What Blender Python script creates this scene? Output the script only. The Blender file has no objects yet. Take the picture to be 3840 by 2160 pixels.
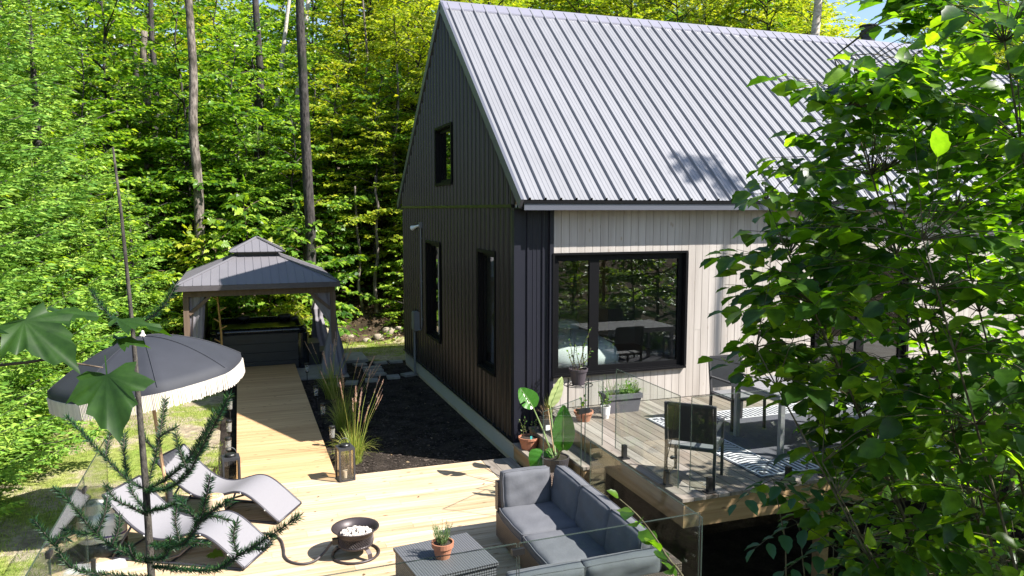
import bpy, math, random
import numpy as np
from mathutils import Vector
R = math.radians
random.seed(7)
SC = bpy.context.scene
COL = SC.collection

# ------------------------------------------------------------------ camera
cam_d = bpy.data.cameras.new('camera')
cam = bpy.data.objects.new('camera', cam_d)
COL.objects.link(cam)
cam.location = (-3.627, -10.036, 3.512)
cam.rotation_euler = (R(90 - 5.839), 0, R(-19.566))
cam_d.sensor_width = 36.0
cam_d.lens = 26.964
cam_d.clip_start = 0.05
cam_d.clip_end = 800
SC.camera = cam

# ------------------------------------------------------------------ sky, sun, exposure
SUN = Vector((0.75, -0.57, 0.98)).normalized()
SUN_EL = math.asin(SUN.z)
world = bpy.data.worlds.new('World')
SC.world = world
world.use_nodes = True
wn = world.node_tree.nodes
bg = wn['Background']
sky = wn.new('ShaderNodeTexSky')
sky.sky_type = 'NISHITA'
sky.sun_disc = False
sky.sun_elevation = SUN_EL
sky.sun_rotation = math.atan2(SUN.x, SUN.y)
sky.air_density = 1.0
sky.dust_density = 0.6
world.node_tree.links.new(sky.outputs[0], bg.inputs[0])
bg.inputs[1].default_value = 0.085
sun_d = bpy.data.lights.new('sun', 'SUN')
sun_d.energy = 5.0
sun_d.angle = R(0.53)
sun_d.color = (1.0, 0.955, 0.89)
sun = bpy.data.objects.new('sun', sun_d)
COL.objects.link(sun)
sun.rotation_euler = SUN.to_track_quat('Z', 'Y').to_euler()
sun.location = (20, -20, 30)
SC.view_settings.view_transform = 'Standard'
SC.view_settings.look = 'None'
SC.view_settings.exposure = 1.4
SC.view_settings.gamma = 1.0
SC.view_settings.use_curve_mapping = False
SC.render.engine = 'CYCLES'
SC.cycles.max_bounces = 8
SC.cycles.diffuse_bounces = 3
SC.cycles.glossy_bounces = 4
SC.cycles.transmission_bounces = 6
SC.cycles.transparent_max_bounces = 16
SC.cycles.caustics_reflective = False
SC.cycles.caustics_refractive = False
SC.cycles.sample_clamp_indirect = 6.0

# ------------------------------------------------------------------ mesh helpers
OFFSET = {}          # root name -> world offset of its local frame


def V(*a):
    return Vector(a)


class MB:
    """collects shapes for one mesh"""

    def __init__(s):
        s.v = []
        s.f = []

    def quad(s, a, b, c, d):
        n = len(s.v)
        s.v += [tuple(a), tuple(b), tuple(c), tuple(d)]
        s.f.append((n, n + 1, n + 2, n + 3))

    def tri(s, a, b, c):
        n = len(s.v)
        s.v += [tuple(a), tuple(b), tuple(c)]
        s.f.append((n, n + 1, n + 2))

    def box(s, x0, x1, y0, y1, z0, z1):
        n = len(s.v)
        s.v += [(x0, y0, z0), (x1, y0, z0), (x1, y1, z0), (x0, y1, z0),
                (x0, y0, z1), (x1, y0, z1), (x1, y1, z1), (x0, y1, z1)]
        for q in ((3, 2, 1, 0), (4, 5, 6, 7), (0, 1, 5, 4), (1, 2, 6, 5), (2, 3, 7, 6), (3, 0, 4, 7)):
            s.f.append(tuple(n + i for i in q))
        return s

    def obox(s, c, ax, ay, az):
        """box from centre and three half-axis vectors"""
        c, ax, ay, az = Vector(c), Vector(ax), Vector(ay), Vector(az)
        n = len(s.v)
        for k in (-1, 1):
            for (i, j) in ((-1, -1), (1, -1), (1, 1), (-1, 1)):
                s.v.append(tuple(c + ax * i + ay * j + az * k))
        for q in ((3, 2, 1, 0), (4, 5, 6, 7), (0, 1, 5, 4), (1, 2, 6, 5), (2, 3, 7, 6), (3, 0, 4, 7)):
            s.f.append(tuple(n + i for i in q))
        return s

    def bar(s, a, b, w, h, up=(0, 0, 1)):
        a, b = Vector(a), Vector(b)
        d = (b - a)
        L = d.length
        d.normalize()
        up = Vector(up)
        sx = d.cross(up)
        if sx.length < 1e-4:
            sx = d.cross(Vector((0, 1, 0)))
        sx.normalize()
        u = sx.cross(d)
        return s.obox((a + b) / 2, d * (L / 2), sx * (w / 2), u * (h / 2))

    def tube(s, pts, rad, n=8, cap=True, closed=False):
        P = [Vector(p) for p in pts]
        m = len(P)
        if not isinstance(rad, (list, tuple)):
            rad = [rad] * m
        base = len(s.v)
        prev = None
        for i in range(m):
            if closed:
                t = P[(i + 1) % m] - P[i - 1]
            else:
                t = P[min(i + 1, m - 1)] - P[max(i - 1, 0)]
            if t.length < 1e-9:
                t = Vector((0, 0, 1))
            t.normalize()
            if prev is None:
                a = t.cross(Vector((0, 0, 1)))
                if a.length < 1e-3:
                    a = t.cross(Vector((1, 0, 0)))
            else:
                a = prev - t * prev.dot(t)
            a.normalize()
            prev = a
            b = t.cross(a)
            for k in range(n):
                w = 2 * math.pi * k / n
                s.v.append(tuple(P[i] + (a * math.cos(w) + b * math.sin(w)) * rad[i]))
        for i in range(m if closed else m - 1):
            for k in range(n):
                j = (i + 1) % m
                s.f.append((base + i * n + k, base + i * n + (k + 1) % n,
                            base + j * n + (k + 1) % n, base + j * n + k))
        if cap and not closed:
            s.f.append(tuple(base + k for k in range(n))[::-1])
            s.f.append(tuple(base + (m - 1) * n + k for k in range(n)))
        return s

    def lathe(s, prof, c=(0, 0, 0), n=24, sx=1, sy=1, cap=True):
        base = len(s.v)
        for (r, z) in prof:
            for k in range(n):
                w = 2 * math.pi * k / n
                s.v.append((c[0] + r * sx * math.cos(w), c[1] + r * sy * math.sin(w), c[2] + z))
        for i in range(len(prof) - 1):
            for k in range(n):
                s.f.append((base + i * n + k, base + i * n + (k + 1) % n,
                            base + (i + 1) * n + (k + 1) % n, base + (i + 1) * n + k))
        if cap:
            if prof[0][0] > 1e-4:
                s.f.append(tuple(base + k for k in range(n))[::-1])
            if prof[-1][0] > 1e-4:
                s.f.append(tuple(base + (len(prof) - 1) * n + k for k in range(n)))
        return s

    def prism(s, poly, a, b):
        """polygon of (x,y) extruded from z=a to z=b"""
        n = len(s.v)
        m = len(poly)
        s.v += [(x, y, a) for x, y in poly] + [(x, y, b) for x, y in poly]
        s.f.append(tuple(range(n, n + m))[::-1])
        s.f.append(tuple(range(n + m, n + 2 * m)))
        for i in range(m):
            j = (i + 1) % m
            s.f.append((n + i, n + j, n + m + j, n + m + i))
        return s

    def panel(s, fn, u0, u1, v0, v1, holes=()):
        """rectangular sheet with rectangular holes, fn(u,v)->xyz"""
        us = sorted({u0, u1, *[h[0] for h in holes], *[h[1] for h in holes]})
        vs = sorted({v0, v1, *[h[2] for h in holes], *[h[3] for h in holes]})
        for i in range(len(us) - 1):
            for j in range(len(vs) - 1):
                cu, cv = (us[i] + us[i + 1]) / 2, (vs[j] + vs[j + 1]) / 2
                if any(h[0] < cu < h[1] and h[2] < cv < h[3] for h in holes):
                    continue
                s.quad(fn(us[i], vs[j]), fn(us[i + 1], vs[j]), fn(us[i + 1], vs[j + 1]), fn(us[i], vs[j + 1]))
        return s

    def blob(s, c, rx, ry, rz, nu=14, nv=9, e=2.0, jit=0.0, rot=None, seed=0):
        """super-ellipsoid (e>2 boxy), optionally lumpy"""
        rr = random.Random(seed)
        base = len(s.v)
        ph = [rr.uniform(0, 6.28) for _ in range(6)]

        def se(w, e):
            return math.copysign(abs(w) ** (2.0 / e), w)
        for i in range(nv + 1):
            th = -math.pi / 2 + math.pi * i / nv
            for k in range(nu):
                w = 2 * math.pi * k / nu
                x = se(math.cos(th), e) * se(math.cos(w), e)
                y = se(math.cos(th), e) * se(math.sin(w), e)
                z = se(math.sin(th), e)
                if jit:
                    q = 1 + jit * (math.sin(3 * x + ph[0]) + math.sin(4 * y + ph[1]) + math.sin(3.5 * z + ph[2]) + .6 * math.sin(7 * x + 5 * y + ph[3]))
                    x, y, z = x * q, y * q, z * q
                p = Vector((x * rx, y * ry, z * rz))
                if rot is not None:
                    p = rot @ p
                s.v.append((c[0] + p.x, c[1] + p.y, c[2] + p.z))
        for i in range(nv):
            for k in range(nu):
                s.f.append((base + i * nu + k, base + i * nu + (k + 1) % nu,
                            base + (i + 1) * nu + (k + 1) % nu, base + (i + 1) * nu + k))
        return s

    def build(s, name, m, parent=None, smooth=False, local=False, merge=False):
        me = bpy.data.meshes.new(name)
        vv = np.array(s.v, dtype=np.float64).reshape(-1, 3)
        loc = np.zeros(3)
        if parent is None:
            if not local:
                lo, hi = vv.min(0), vv.max(0)
                loc = np.array([(lo[0] + hi[0]) / 2, (lo[1] + hi[1]) / 2, lo[2]])
                vv = vv - loc
        elif not local:
            r = parent
            while r.parent:
                r = r.parent
            vv = vv - np.array(OFFSET.get(r.name, (0, 0, 0)))
        me.from_pydata(vv.tolist(), [], s.f)
        if smooth:
            me.polygons.foreach_set('use_smooth', [True] * len(me.polygons))
        me.materials.append(m)
        o = bpy.data.objects.new(name, me)
        o.location = loc
        COL.objects.link(o)
        if parent is not None:
            o.parent = parent
        return o


def np_mesh(name, verts, faces, m, parent=None, smooth=False, local=True):
    """mesh object from numpy arrays, faces (M,k)"""
    verts = np.asarray(verts, dtype=np.float64)
    if parent is not None and not local:
        r = parent
        while r.parent:
            r = r.parent
        verts = verts - np.array(OFFSET.get(r.name, (0, 0, 0)))
    loc = np.zeros(3)
    if parent is None and not local:
        lo, hi = verts.min(0), verts.max(0)
        loc = np.array([(lo[0] + hi[0]) / 2, (lo[1] + hi[1]) / 2, lo[2]])
        verts = verts - loc
    me = bpy.data.meshes.new(name)
    M, k = faces.shape
    me.vertices.add(len(verts))
    me.vertices.foreach_set('co', verts.astype(np.float32).ravel())
    me.loops.add(M * k)
    me.loops.foreach_set('vertex_index', faces.astype(np.int32).ravel())
    me.polygons.add(M)
    me.polygons.foreach_set('loop_start', np.arange(0, M * k, k, dtype=np.int32))
    me.update(calc_edges=True)
    me.validate()
    if smooth:
        me.polygons.foreach_set('use_smooth', np.ones(M, dtype=bool))
    me.materials.append(m)
    o = bpy.data.objects.new(name, me)
    o.location = loc
    COL.objects.link(o)
    if parent is not None:
        o.parent = parent
    return o


def tag(o, label=None, cat=None, group=None, kind=None):
    if label:
        o['label'] = label
    if cat:
        o['category'] = cat
    if group:
        o['group'] = group
    if kind:
        o['kind'] = kind
    return o


def thing(name, label, cat, loc=(0, 0, 0), rz=0.0, group=None):
    o = bpy.data.objects.new(name, None)
    o.empty_display_size = 0.2
    COL.objects.link(o)
    o.location = loc
    o.rotation_euler = (0, 0, rz)
    OFFSET[o.name] = tuple(loc)
    return tag(o, label, cat, group)


def copy_tree(o, parent=None):
    c = o.copy()
    COL.objects.link(c)
    if parent is not None:
        c.parent = parent
    for ch in [x for x in bpy.data.objects if x.parent == o]:
        copy_tree(ch, c)
    return c


# ------------------------------------------------------------------ materials
def nt(name):
    m = bpy.data.materials.new(name)
    m.use_nodes = True
    t = m.node_tree
    return m, t, t.nodes['Principled BSDF'], t.nodes['Material Output']


def N(t, typ, **kw):
    n = t.nodes.new(typ)
    for k, v in kw.items():
        if k in n.inputs.keys():
            n.inputs[k].default_value = v
        else:
            setattr(n, k, v)
    return n


def ramp(t, fac, stops):
    r = t.nodes.new('ShaderNodeValToRGB')
    el = r.color_ramp.elements
    while len(el) < len(stops):
        el.new(0.5)
    for e, (p, c) in zip(el, stops):
        e.position = p
        e.color = (c[0], c[1], c[2], 1)
    t.links.new(fac, r.inputs[0])
    return r.outputs[0]


def mul(c, k):
    return tuple(min(1, x * k) for x in c)


def mixc(t, fac, a, b, mode='MIX'):
    n = t.nodes.new('ShaderNodeMix')
    n.data_type = 'RGBA'
    n.blend_type = mode
    for sock, val in ((n.inputs[0], fac), (n.inputs[6], a), (n.inputs[7], b)):
        if hasattr(val, 'is_linked') or hasattr(val, 'links'):
            t.links.new(val, sock)
        elif isinstance(val, (int, float)):
            sock.default_value = val
        else:
            sock.default_value = (val[0], val[1], val[2], 1)
    return n.outputs[2]


def bump(t, height, strength, dist=0.01):
    b = t.nodes.new('ShaderNodeBump')
    b.inputs['Strength'].default_value = strength
    b.inputs['Distance'].default_value = dist
    t.links.new(height, b.inputs['Height'])
    return b.outputs[0]


def plain(name, col, rough=0.6, metal=0.0, var=0.15, scale=6.0, bmp=0.0, bscale=40.0, spec=0.5, island=0.0, fine=0.0):
    """one colour with soft blotches, fine grain and bump"""
    m, t, p, out = nt(name)
    tc = N(t, 'ShaderNodeTexCoord')
    nz = N(t, 'ShaderNodeTexNoise', Scale=scale, Detail=6.0, Roughness=0.6)
    t.links.new(tc.outputs['Object'], nz.inputs['Vector'])
    c = ramp(t, nz.outputs[0], [(0.3, mul(col, 1 - var)), (0.7, mul(col, 1 + var))])
    if fine:
        n2 = N(t, 'ShaderNodeTexNoise', Scale=scale * 14, Detail=3.0)
        t.links.new(tc.outputs['Object'], n2.inputs['Vector'])
        c = mixc(t, 1.0, c, ramp(t, n2.outputs[0], [(0.25, (1 - fine,) * 3), (0.75, (1, 1, 1))]), 'MULTIPLY')
    if island:
        g = N(t, 'ShaderNodeNewGeometry')
        c = mixc(t, 1.0, c, ramp(t, g.outputs['Random Per Island'], [(0, (1 - island,) * 3), (1, (1, 1, 1))]), 'MULTIPLY')
    t.links.new(c, p.inputs['Base Color'])
    p.inputs['Roughness'].default_value = rough
    p.inputs['Metallic'].default_value = metal
    p.inputs['Specular IOR Level'].default_value = spec
    if bmp:
        n3 = N(t, 'ShaderNodeTexNoise', Scale=bscale, Detail=4.0)
        t.links.new(tc.outputs['Object'], n3.inputs['Vector'])
        t.links.new(bump(t, n3.outputs[0], bmp), p.inputs['Normal'])
    return m


def wood(name, lo, hi, axis='x', grain=1.0, island=0.25, knots=True, rough=0.65, dark=None, stain=0.0, staincol=(0.2, 0.12, 0.06)):
    """planks: every island is its own board, grain along axis"""
    m, t, p, out = nt(name)
    tc = N(t, 'ShaderNodeTexCoord')
    g = N(t, 'ShaderNodeNewGeometry')
    rnd = g.outputs['Random Per Island']
    mp = N(t, 'ShaderNodeMapping')
    t.links.new(tc.outputs['Object'], mp.inputs['Vector'])
    sc = {'x': (0.7, 16, 16), 'y': (16, 0.7, 16), 'z': (16, 16, 0.7)}[axis]
    mp.inputs['Scale'].default_value = sc
    off = N(t, 'ShaderNodeVectorMath', operation='MULTIPLY')
    cmb = N(t, 'ShaderNodeCombineXYZ')
    for i in range(3):
        t.links.new(rnd, cmb.inputs[i])
    t.links.new(cmb.outputs[0], off.inputs[0])
    off.inputs[1].default_value = (37, 71, 53)
    add = N(t, 'ShaderNodeVectorMath', operation='ADD')
    t.links.new(mp.outputs[0], add.inputs[0])
    t.links.new(off.outputs[0], add.inputs[1])
    nz = N(t, 'ShaderNodeTexNoise', Scale=1.0 * grain, Detail=7.0, Roughness=0.62, Distortion=0.6)
    t.links.new(add.outputs[0], nz.inputs['Vector'])
    mid = tuple((a + b) / 2 for a, b in zip(lo, hi))
    c = ramp(t, nz.outputs[0], [(0.28, lo), (0.5, mid), (0.72, hi)])
    c = mixc(t, 1.0, c, ramp(t, rnd, [(0, (1 - island, 1 - island * 1.12, 1 - island * 1.3)), (1, (1, 1, 1))]), 'MULTIPLY')
    if knots:
        mp2 = N(t, 'ShaderNodeMapping')
        t.links.new(tc.outputs['Object'], mp2.inputs['Vector'])
        k = {'x': (3.2, 7.5, 7.5), 'y': (7.5, 3.2, 7.5), 'z': (7.5, 7.5, 3.2)}[axis]
        mp2.inputs['Scale'].default_value = k
        add2 = N(t, 'ShaderNodeVectorMath', operation='ADD')
        t.links.new(mp2.outputs[0], add2.inputs[0])
        t.links.new(off.outputs[0], add2.inputs[1])
        vo = N(t, 'ShaderNodeTexVoronoi', Scale=1.0)
        t.links.new(add2.outputs[0], vo.inputs['Vector'])
        kf = ramp(t, vo.outputs['Distance'], [(0.05, (1, 1, 1)), (0.13, (0, 0, 0))])
        c = mixc(t, kf, c, dark or mul(lo, 0.4))
    if stain:
        ns = N(t, 'ShaderNodeTexNoise', Scale=1.3, Detail=5.0, Roughness=0.65)
        t.links.new(tc.outputs['Object'], ns.inputs['Vector'])
        sf = ramp(t, ns.outputs[0], [(0.5, (0, 0, 0)), (0.72, (stain,) * 3)])
        c = mixc(t, sf, c, staincol)
    t.links.new(c, p.inputs['Base Color'])
    p.inputs['Roughness'].default_value = rough
    p.inputs['Specular IOR Level'].default_value = 0.3
    t.links.new(bump(t, nz.outputs[0], 0.25, 0.004), p.inputs['Normal'])
    return m


def glass(name, tint=(0.93, 0.97, 0.95), f0=0.05, rough=0.0):
    """clear sheet: transparent with a Fresnel mirror"""
    m, t, p, out = nt(name)
    t.nodes.remove(p)
    tr = N(t, 'ShaderNodeBsdfTransparent')
    tr.inputs[0].default_value = (*tint, 1)
    gl = N(t, 'ShaderNodeBsdfGlossy')
    gl.inputs['Roughness'].default_value = rough
    g = N(t, 'ShaderNodeNewGeometry')
    dp = N(t, 'ShaderNodeVectorMath', operation='DOT_PRODUCT')
    t.links.new(g.outputs['Normal'], dp.inputs[0])
    t.links.new(g.outputs['Incoming'], dp.inputs[1])
    ab = N(t, 'ShaderNodeMath', operation='ABSOLUTE')
    t.links.new(dp.outputs['Value'], ab.inputs[0])
    om = N(t, 'ShaderNodeMath', operation='SUBTRACT')
    om.inputs[0].default_value = 1.0
    t.links.new(ab.outputs[0], om.inputs[1])
    pw = N(t, 'ShaderNodeMath', operation='POWER')
    t.links.new(om.outputs[0], pw.inputs[0])
    pw.inputs[1].default_value = 5.0
    ma = N(t, 'ShaderNodeMath', operation='MULTIPLY_ADD')
    t.links.new(pw.outputs[0], ma.inputs[0])
    ma.inputs[1].default_value = 1 - f0
    ma.inputs[2].default_value = f0
    ma.use_clamp = True
    mx = N(t, 'ShaderNodeMixShader')
    t.links.new(ma.outputs[0], mx.inputs[0])
    t.links.new(tr.outputs[0], mx.inputs[1])
    t.links.new(gl.outputs[0], mx.inputs[2])
    t.links.new(mx.outputs[0], out.inputs[0])
    return m


def leafmat(name, cols, trans, tfac=0.45, rough=0.42, objvar=0.12, spec=0.4, mottle=0):
    """foliage: colour per leaf, light passing through the blade"""
    m, t, p, out = nt(name)
    g = N(t, 'ShaderNodeNewGeometry')
    n = len(cols)
    c = ramp(t, g.outputs['Random Per Island'], [(i / max(1, n - 1), cc) for i, cc in enumerate(cols)])
    oi = N(t, 'ShaderNodeObjectInfo')
    hs = N(t, 'ShaderNodeHueSaturation')
    mr = N(t, 'ShaderNodeMapRange')
    t.links.new(oi.outputs['Random'], mr.inputs[0])
    mr.inputs[3].default_value = 1 - objvar * 2
    mr.inputs[4].default_value = 1 + objvar * 2
    t.links.new(mr.outputs[0], hs.inputs['Value'])
    mh = N(t, 'ShaderNodeMapRange')
    t.links.new(oi.outputs['Random'], mh.inputs[0])
    mh.inputs[3].default_value = 0.5 + objvar * 0.12
    mh.inputs[4].default_value = 0.5 - objvar * 0.12
    t.links.new(mh.outputs[0], hs.inputs['Hue'])
    if mottle:
        tc = N(t, 'ShaderNodeTexCoord')
        nz = N(t, 'ShaderNodeTexNoise', Scale=mottle, Detail=4.0, Roughness=0.6)
        t.links.new(tc.outputs['Object'], nz.inputs['Vector'])
        c = mixc(t, 1.0, c, ramp(t, nz.outputs[0], [(0.3, (0.55, 0.6, 0.6)), (0.7, (1.35, 1.3, 1.1))]), 'MULTIPLY')
    t.links.new(c, hs.inputs['Color'])
    t.links.new(hs.outputs[0], p.inputs['Base Color'])
    p.inputs['Roughness'].default_value = rough
    p.inputs['Specular IOR Level'].default_value = spec
    tl = N(t, 'ShaderNodeBsdfTranslucent')
    tcol = mixc(t, 1.0, hs.outputs[0], trans, 'MULTIPLY')
    t.links.new(tcol, tl.inputs[0])
    mx = N(t, 'ShaderNodeMixShader')
    mx.inputs[0].default_value = tfac
    t.links.new(p.outputs[0], mx.inputs[1])
    t.links.new(tl.outputs[0], mx.inputs[2])
    t.links.new(mx.outputs[0], out.inputs[0])
    return m


def bark(name, lo, hi, sc=(22, 22, 5), bst=0.8, patches=None):
    m, t, p, out = nt(name)
    tc = N(t, 'ShaderNodeTexCoord')
    mp = N(t, 'ShaderNodeMapping')
    mp.inputs['Scale'].default_value = sc
    t.links.new(tc.outputs['Object'], mp.inputs['Vector'])
    nz = N(t, 'ShaderNodeTexNoise', Scale=1.0, Detail=8.0, Roughness=0.7)
    t.links.new(mp.outputs[0], nz.inputs['Vector'])
    c = ramp(t, nz.outputs[0], [(0.36, lo), (0.62, hi)])
    if patches:
        n2 = N(t, 'ShaderNodeTexNoise', Scale=2.2, Detail=4.0)
        t.links.new(tc.outputs['Object'], n2.inputs['Vector'])
        c = mixc(t, ramp(t, n2.outputs[0], [(0.52, (0, 0, 0)), (0.66, (1, 1, 1))]), c, patches)
    t.links.new(c, p.inputs['Base Color'])
    p.inputs['Roughness'].default_value = 0.9
    p.inputs['Specular IOR Level'].default_value = 0.15
    t.links.new(bump(t, nz.outputs[0], bst, 0.03), p.inputs['Normal'])
    return m


def weave(name, lo, hi, s=55.0):
    """wicker: two crossed waves"""
    m, t, p, out = nt(name)
    tc = N(t, 'ShaderNodeTexCoord')
    ws = []
    for d in ('X', 'Y', 'Z'):
        w = N(t, 'ShaderNodeTexWave', Scale=s / 6.28, Distortion=0.6)
        w.bands_direction = d
        w.inputs['Detail'].default_value = 1.0
        t.links.new(tc.outputs['Object'], w.inputs['Vector'])
        ws.append(w.outputs['Fac'])
    a = N(t, 'ShaderNodeMath', operation='ADD')
    t.links.new(ws[0], a.inputs[0])
    t.links.new(ws[1], a.inputs[1])
    b = N(t, 'ShaderNodeMath', operation='ADD')
    t.links.new(a.outputs[0], b.inputs[0])
    t.links.new(ws[2], b.inputs[1])
    d3 = N(t, 'ShaderNodeMath', operation='DIVIDE')
    t.links.new(b.outputs[0], d3.inputs[0])
    d3.inputs[1].default_value = 3.0
    c = ramp(t, d3.outputs[0], [(0.25, lo), (0.75, hi)])
    t.links.new(c, p.inputs['Base Color'])
    p.inputs['Roughness'].default_value = 0.5
    t.links.new(bump(t, d3.outputs[0], 1.0, 0.008), p.inputs['Normal'])
    return m


M = {}
M['deck_new'] = wood('new pine decking', (0.40, 0.27, 0.15), (0.74, 0.59, 0.42), 'x', island=0.22, dark=(0.22, 0.12, 0.05), stain=0.45, staincol=(0.36, 0.25, 0.15))
M['walk_new'] = wood('new pine boards', (0.40, 0.235, 0.11), (0.68, 0.455, 0.25), 'x', island=0.18, dark=(0.2, 0.11, 0.05))
M['deck_old'] = wood('weathered decking', (0.125, 0.108, 0.094), (0.34, 0.305, 0.27), 'y', island=0.35, dark=(0.12, 0.08, 0.05), stain=0.45, staincol=(0.24, 0.18, 0.13))
M['rim'] = wood('deck rim board', (0.27, 0.17, 0.085), (0.45, 0.31, 0.17), 'x', island=0.15, dark=(0.14, 0.08, 0.04))
M['rim_y'] = wood('deck rim board side', (0.27, 0.17, 0.085), (0.45, 0.31, 0.17), 'y', island=0.15, dark=(0.14, 0.08, 0.04))
M['siding'] = wood('grey washed siding', (0.33, 0.298, 0.272), (0.48, 0.442, 0.41), 'z', island=0.09, dark=(0.30, 0.25, 0.2), grain=0.6)
M['log'] = wood('peeled log', (0.42, 0.31, 0.2), (0.66, 0.54, 0.4), 'z', island=0.05, knots=False, grain=1.5)
M['stick'] = wood('oiled wood', (0.45, 0.24, 0.07), (0.66, 0.40, 0.15), 'z', island=0.1, knots=False)
M['pole'] = wood('turned pole', (0.42, 0.25, 0.14), (0.6, 0.4, 0.24), 'z', island=0.05, knots=False)
M['black_metal'] = plain('black ribbed cladding', (0.0085, 0.0083, 0.0085), 0.28, var=0.12, scale=1.5, spec=0.5, bmp=0.05, bscale=60)
M['strip_metal'] = plain('charcoal ribbed cladding', (0.013, 0.0135, 0.021), 0.45, var=0.1, scale=1.5, spec=0.25)
M['roof_metal'] = plain('charcoal roof steel', (0.22, 0.221, 0.236), 0.42, metal=0.15, var=0.07, scale=1.1, spec=0.5, bmp=0.03, bscale=3)
M['roof_trim'] = plain('roof trim steel', (0.23, 0.225, 0.27), 0.4, metal=0.2, var=0.05, scale=1)
M['rake_trim'] = plain('rake trim steel', (0.10, 0.105, 0.13), 0.4, metal=0.2, var=0.05, scale=1)
M['frame_black'] = plain('black window frame', (0.005, 0.005, 0.006), 0.5, var=0.1, spec=0.12)
M['concrete'] = plain('concrete', (0.60, 0.50, 0.34), 0.9, var=0.2, scale=2.5, bmp=0.4, bscale=30, fine=0.2)
M['slab'] = plain('concrete paver', (0.31, 0.30, 0.27), 0.9, var=0.18, scale=5, bmp=0.3, bscale=60, fine=0.25, island=0.25)
M['grey_pipe'] = plain('grey conduit', (0.16, 0.165, 0.17), 0.5, var=0.08)
M['room_wall'] = plain('room wall paint', (0.50, 0.47, 0.43), 0.8, var=0.05, scale=1)
M['room_dark'] = plain('room floor', (0.05, 0.035, 0.025), 0.4, var=0.2)
M['room_tan'] = plain('tan panel', (0.30, 0.2, 0.11), 0.8, var=0.05)
M['duvet'] = plain('white bedding', (0.72, 0.72, 0.7), 0.9, var=0.05, bmp=0.4, bscale=5)
M['glass_fence'] = glass('fence glass', (0.95, 0.98, 0.965), 0.035)
M['glass_win'] = glass('window glass', (0.9, 0.94, 0.93), 0.10)
M['glass_gable'] = glass('gable window glass', (0.85, 0.9, 0.89), 0.24)
M['glass_clear'] = glass('lamp glass', (0.95, 0.93, 0.88), 0.05)
def frosted(name, k):
    m, t, p, out = nt(name)
    p.inputs['Base Color'].default_value = (.8, .78, .72, 1)
    p.inputs['Roughness'].default_value = 0.2
    tr = N(t, 'ShaderNodeBsdfTransparent')
    mx = N(t, 'ShaderNodeMixShader')
    mx.inputs[0].default_value = k
    t.links.new(tr.outputs[0], mx.inputs[1])
    t.links.new(p.outputs[0], mx.inputs[2])
    t.links.new(mx.outputs[0], out.inputs[0])
    return m


M['lamp_shade'] = frosted('seeded lamp glass', 0.22)
M['glass_edge'] = frosted('polished glass edge', 0.55)
M['glass_edge'].node_tree.nodes['Principled BSDF'].inputs['Base Color'].default_value = (.05, .07, .06, 1)
M['black'] = plain('black hardware', (0.012, 0.012, 0.013), 0.4, var=0.1)
M['dark_grey'] = plain('dark grey paint', (0.03, 0.03, 0.034), 0.5, var=0.15)
M['gz_roof'] = plain('gazebo roof steel', (0.16, 0.153, 0.168), 0.45, metal=0.1, var=0.06, scale=2)
M['gz_beam'] = plain('gazebo fascia', (0.07, 0.062, 0.068), 0.5, var=0.1)
M['gz_post'] = wood('brown gazebo post', (0.11, 0.075, 0.055), (0.19, 0.135, 0.10), 'z', island=0.1, knots=False)
M['curtain'] = plain('grey curtain', (0.22, 0.205, 0.225), 0.9, var=0.08, bmp=0.15, bscale=90)
M['tub_side'] = plain('black tub cabinet', (0.016, 0.017, 0.02), 0.45, var=0.15)
M['tub_shell'] = plain('black tub shell', (0.012, 0.014, 0.018), 0.12, var=0.3, scale=8)
M['vinyl'] = plain('black vinyl', (0.02, 0.02, 0.022), 0.5, var=0.2, bmp=0.2, bscale=30)
M['water'] = plain('tub water', (0.01, 0.014, 0.016), 0.03, var=0.3, bmp=0.08, bscale=14)
M['canopy'] = plain('black parasol cloth', (0.026, 0.028, 0.036), 0.7, spec=0.4, var=0.08, bmp=0.15, bscale=160)
M['fringe'] = plain('cream fringe', (0.62, 0.57, 0.5), 0.95, var=0.08, island=0.2)
M['sling'] = plain('silver grey sling', (0.185, 0.18, 0.195), 0.8, var=0.03, scale=40, bmp=0.1, bscale=300)
M['steel_dark'] = plain('dark lounger frame', (0.03, 0.028, 0.036), 0.4, var=0.1)
M['cushion'] = plain('slate cushion', (0.105, 0.108, 0.122), 0.9, var=0.12, scale=4, bmp=0.55, bscale=9, fine=0.1)
M['wicker'] = weave('brown wicker', (0.035, 0.026, 0.022), (0.20, 0.145, 0.115), 95)
M['wicker_table'] = weave('black wicker', (0.014, 0.015, 0.018), (0.12, 0.124, 0.135), 85)
M['terracotta'] = plain('terracotta', (0.36, 0.15, 0.085), 0.85, var=0.15, scale=9)
M['soil'] = plain('potting soil', (0.03, 0.02, 0.014), 1.0, var=0.5, scale=60, bmp=1.0, bscale=120)
M['pebble'] = plain('white pebbles', (0.62, 0.55, 0.49), 0.85, var=0.15, scale=5, island=0.35)
M['bronze'] = plain('fire pit steel', (0.05, 0.04, 0.042), 0.45, metal=0.4, var=0.2)
M['hose'] = plain('rubber hose', (0.05, 0.04, 0.042), 0.55, var=0.1)
M['tank'] = plain('white tank paint', (0.72, 0.71, 0.68), 0.4, var=0.04)
M['tank_label'] = plain('tank label', (0.55, 0.55, 0.56), 0.5, var=0.15)
M['purple'] = plain('purple band', (0.09, 0.03, 0.20), 0.5, var=0.1)
M['white_pot'] = plain('white pot glaze', (0.75, 0.75, 0.73), 0.5, var=0.04)
M['grey_pot'] = plain('grey planter', (0.10, 0.095, 0.11), 0.7, var=0.12)
M['plum_pot'] = plain('dark plum pot', (0.06, 0.048, 0.058), 0.6, var=0.12)
M['rug_dark'] = plain('dark rug', (0.07, 0.07, 0.085), 0.95, var=0.15, scale=12, bmp=0.3, bscale=200)
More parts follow.
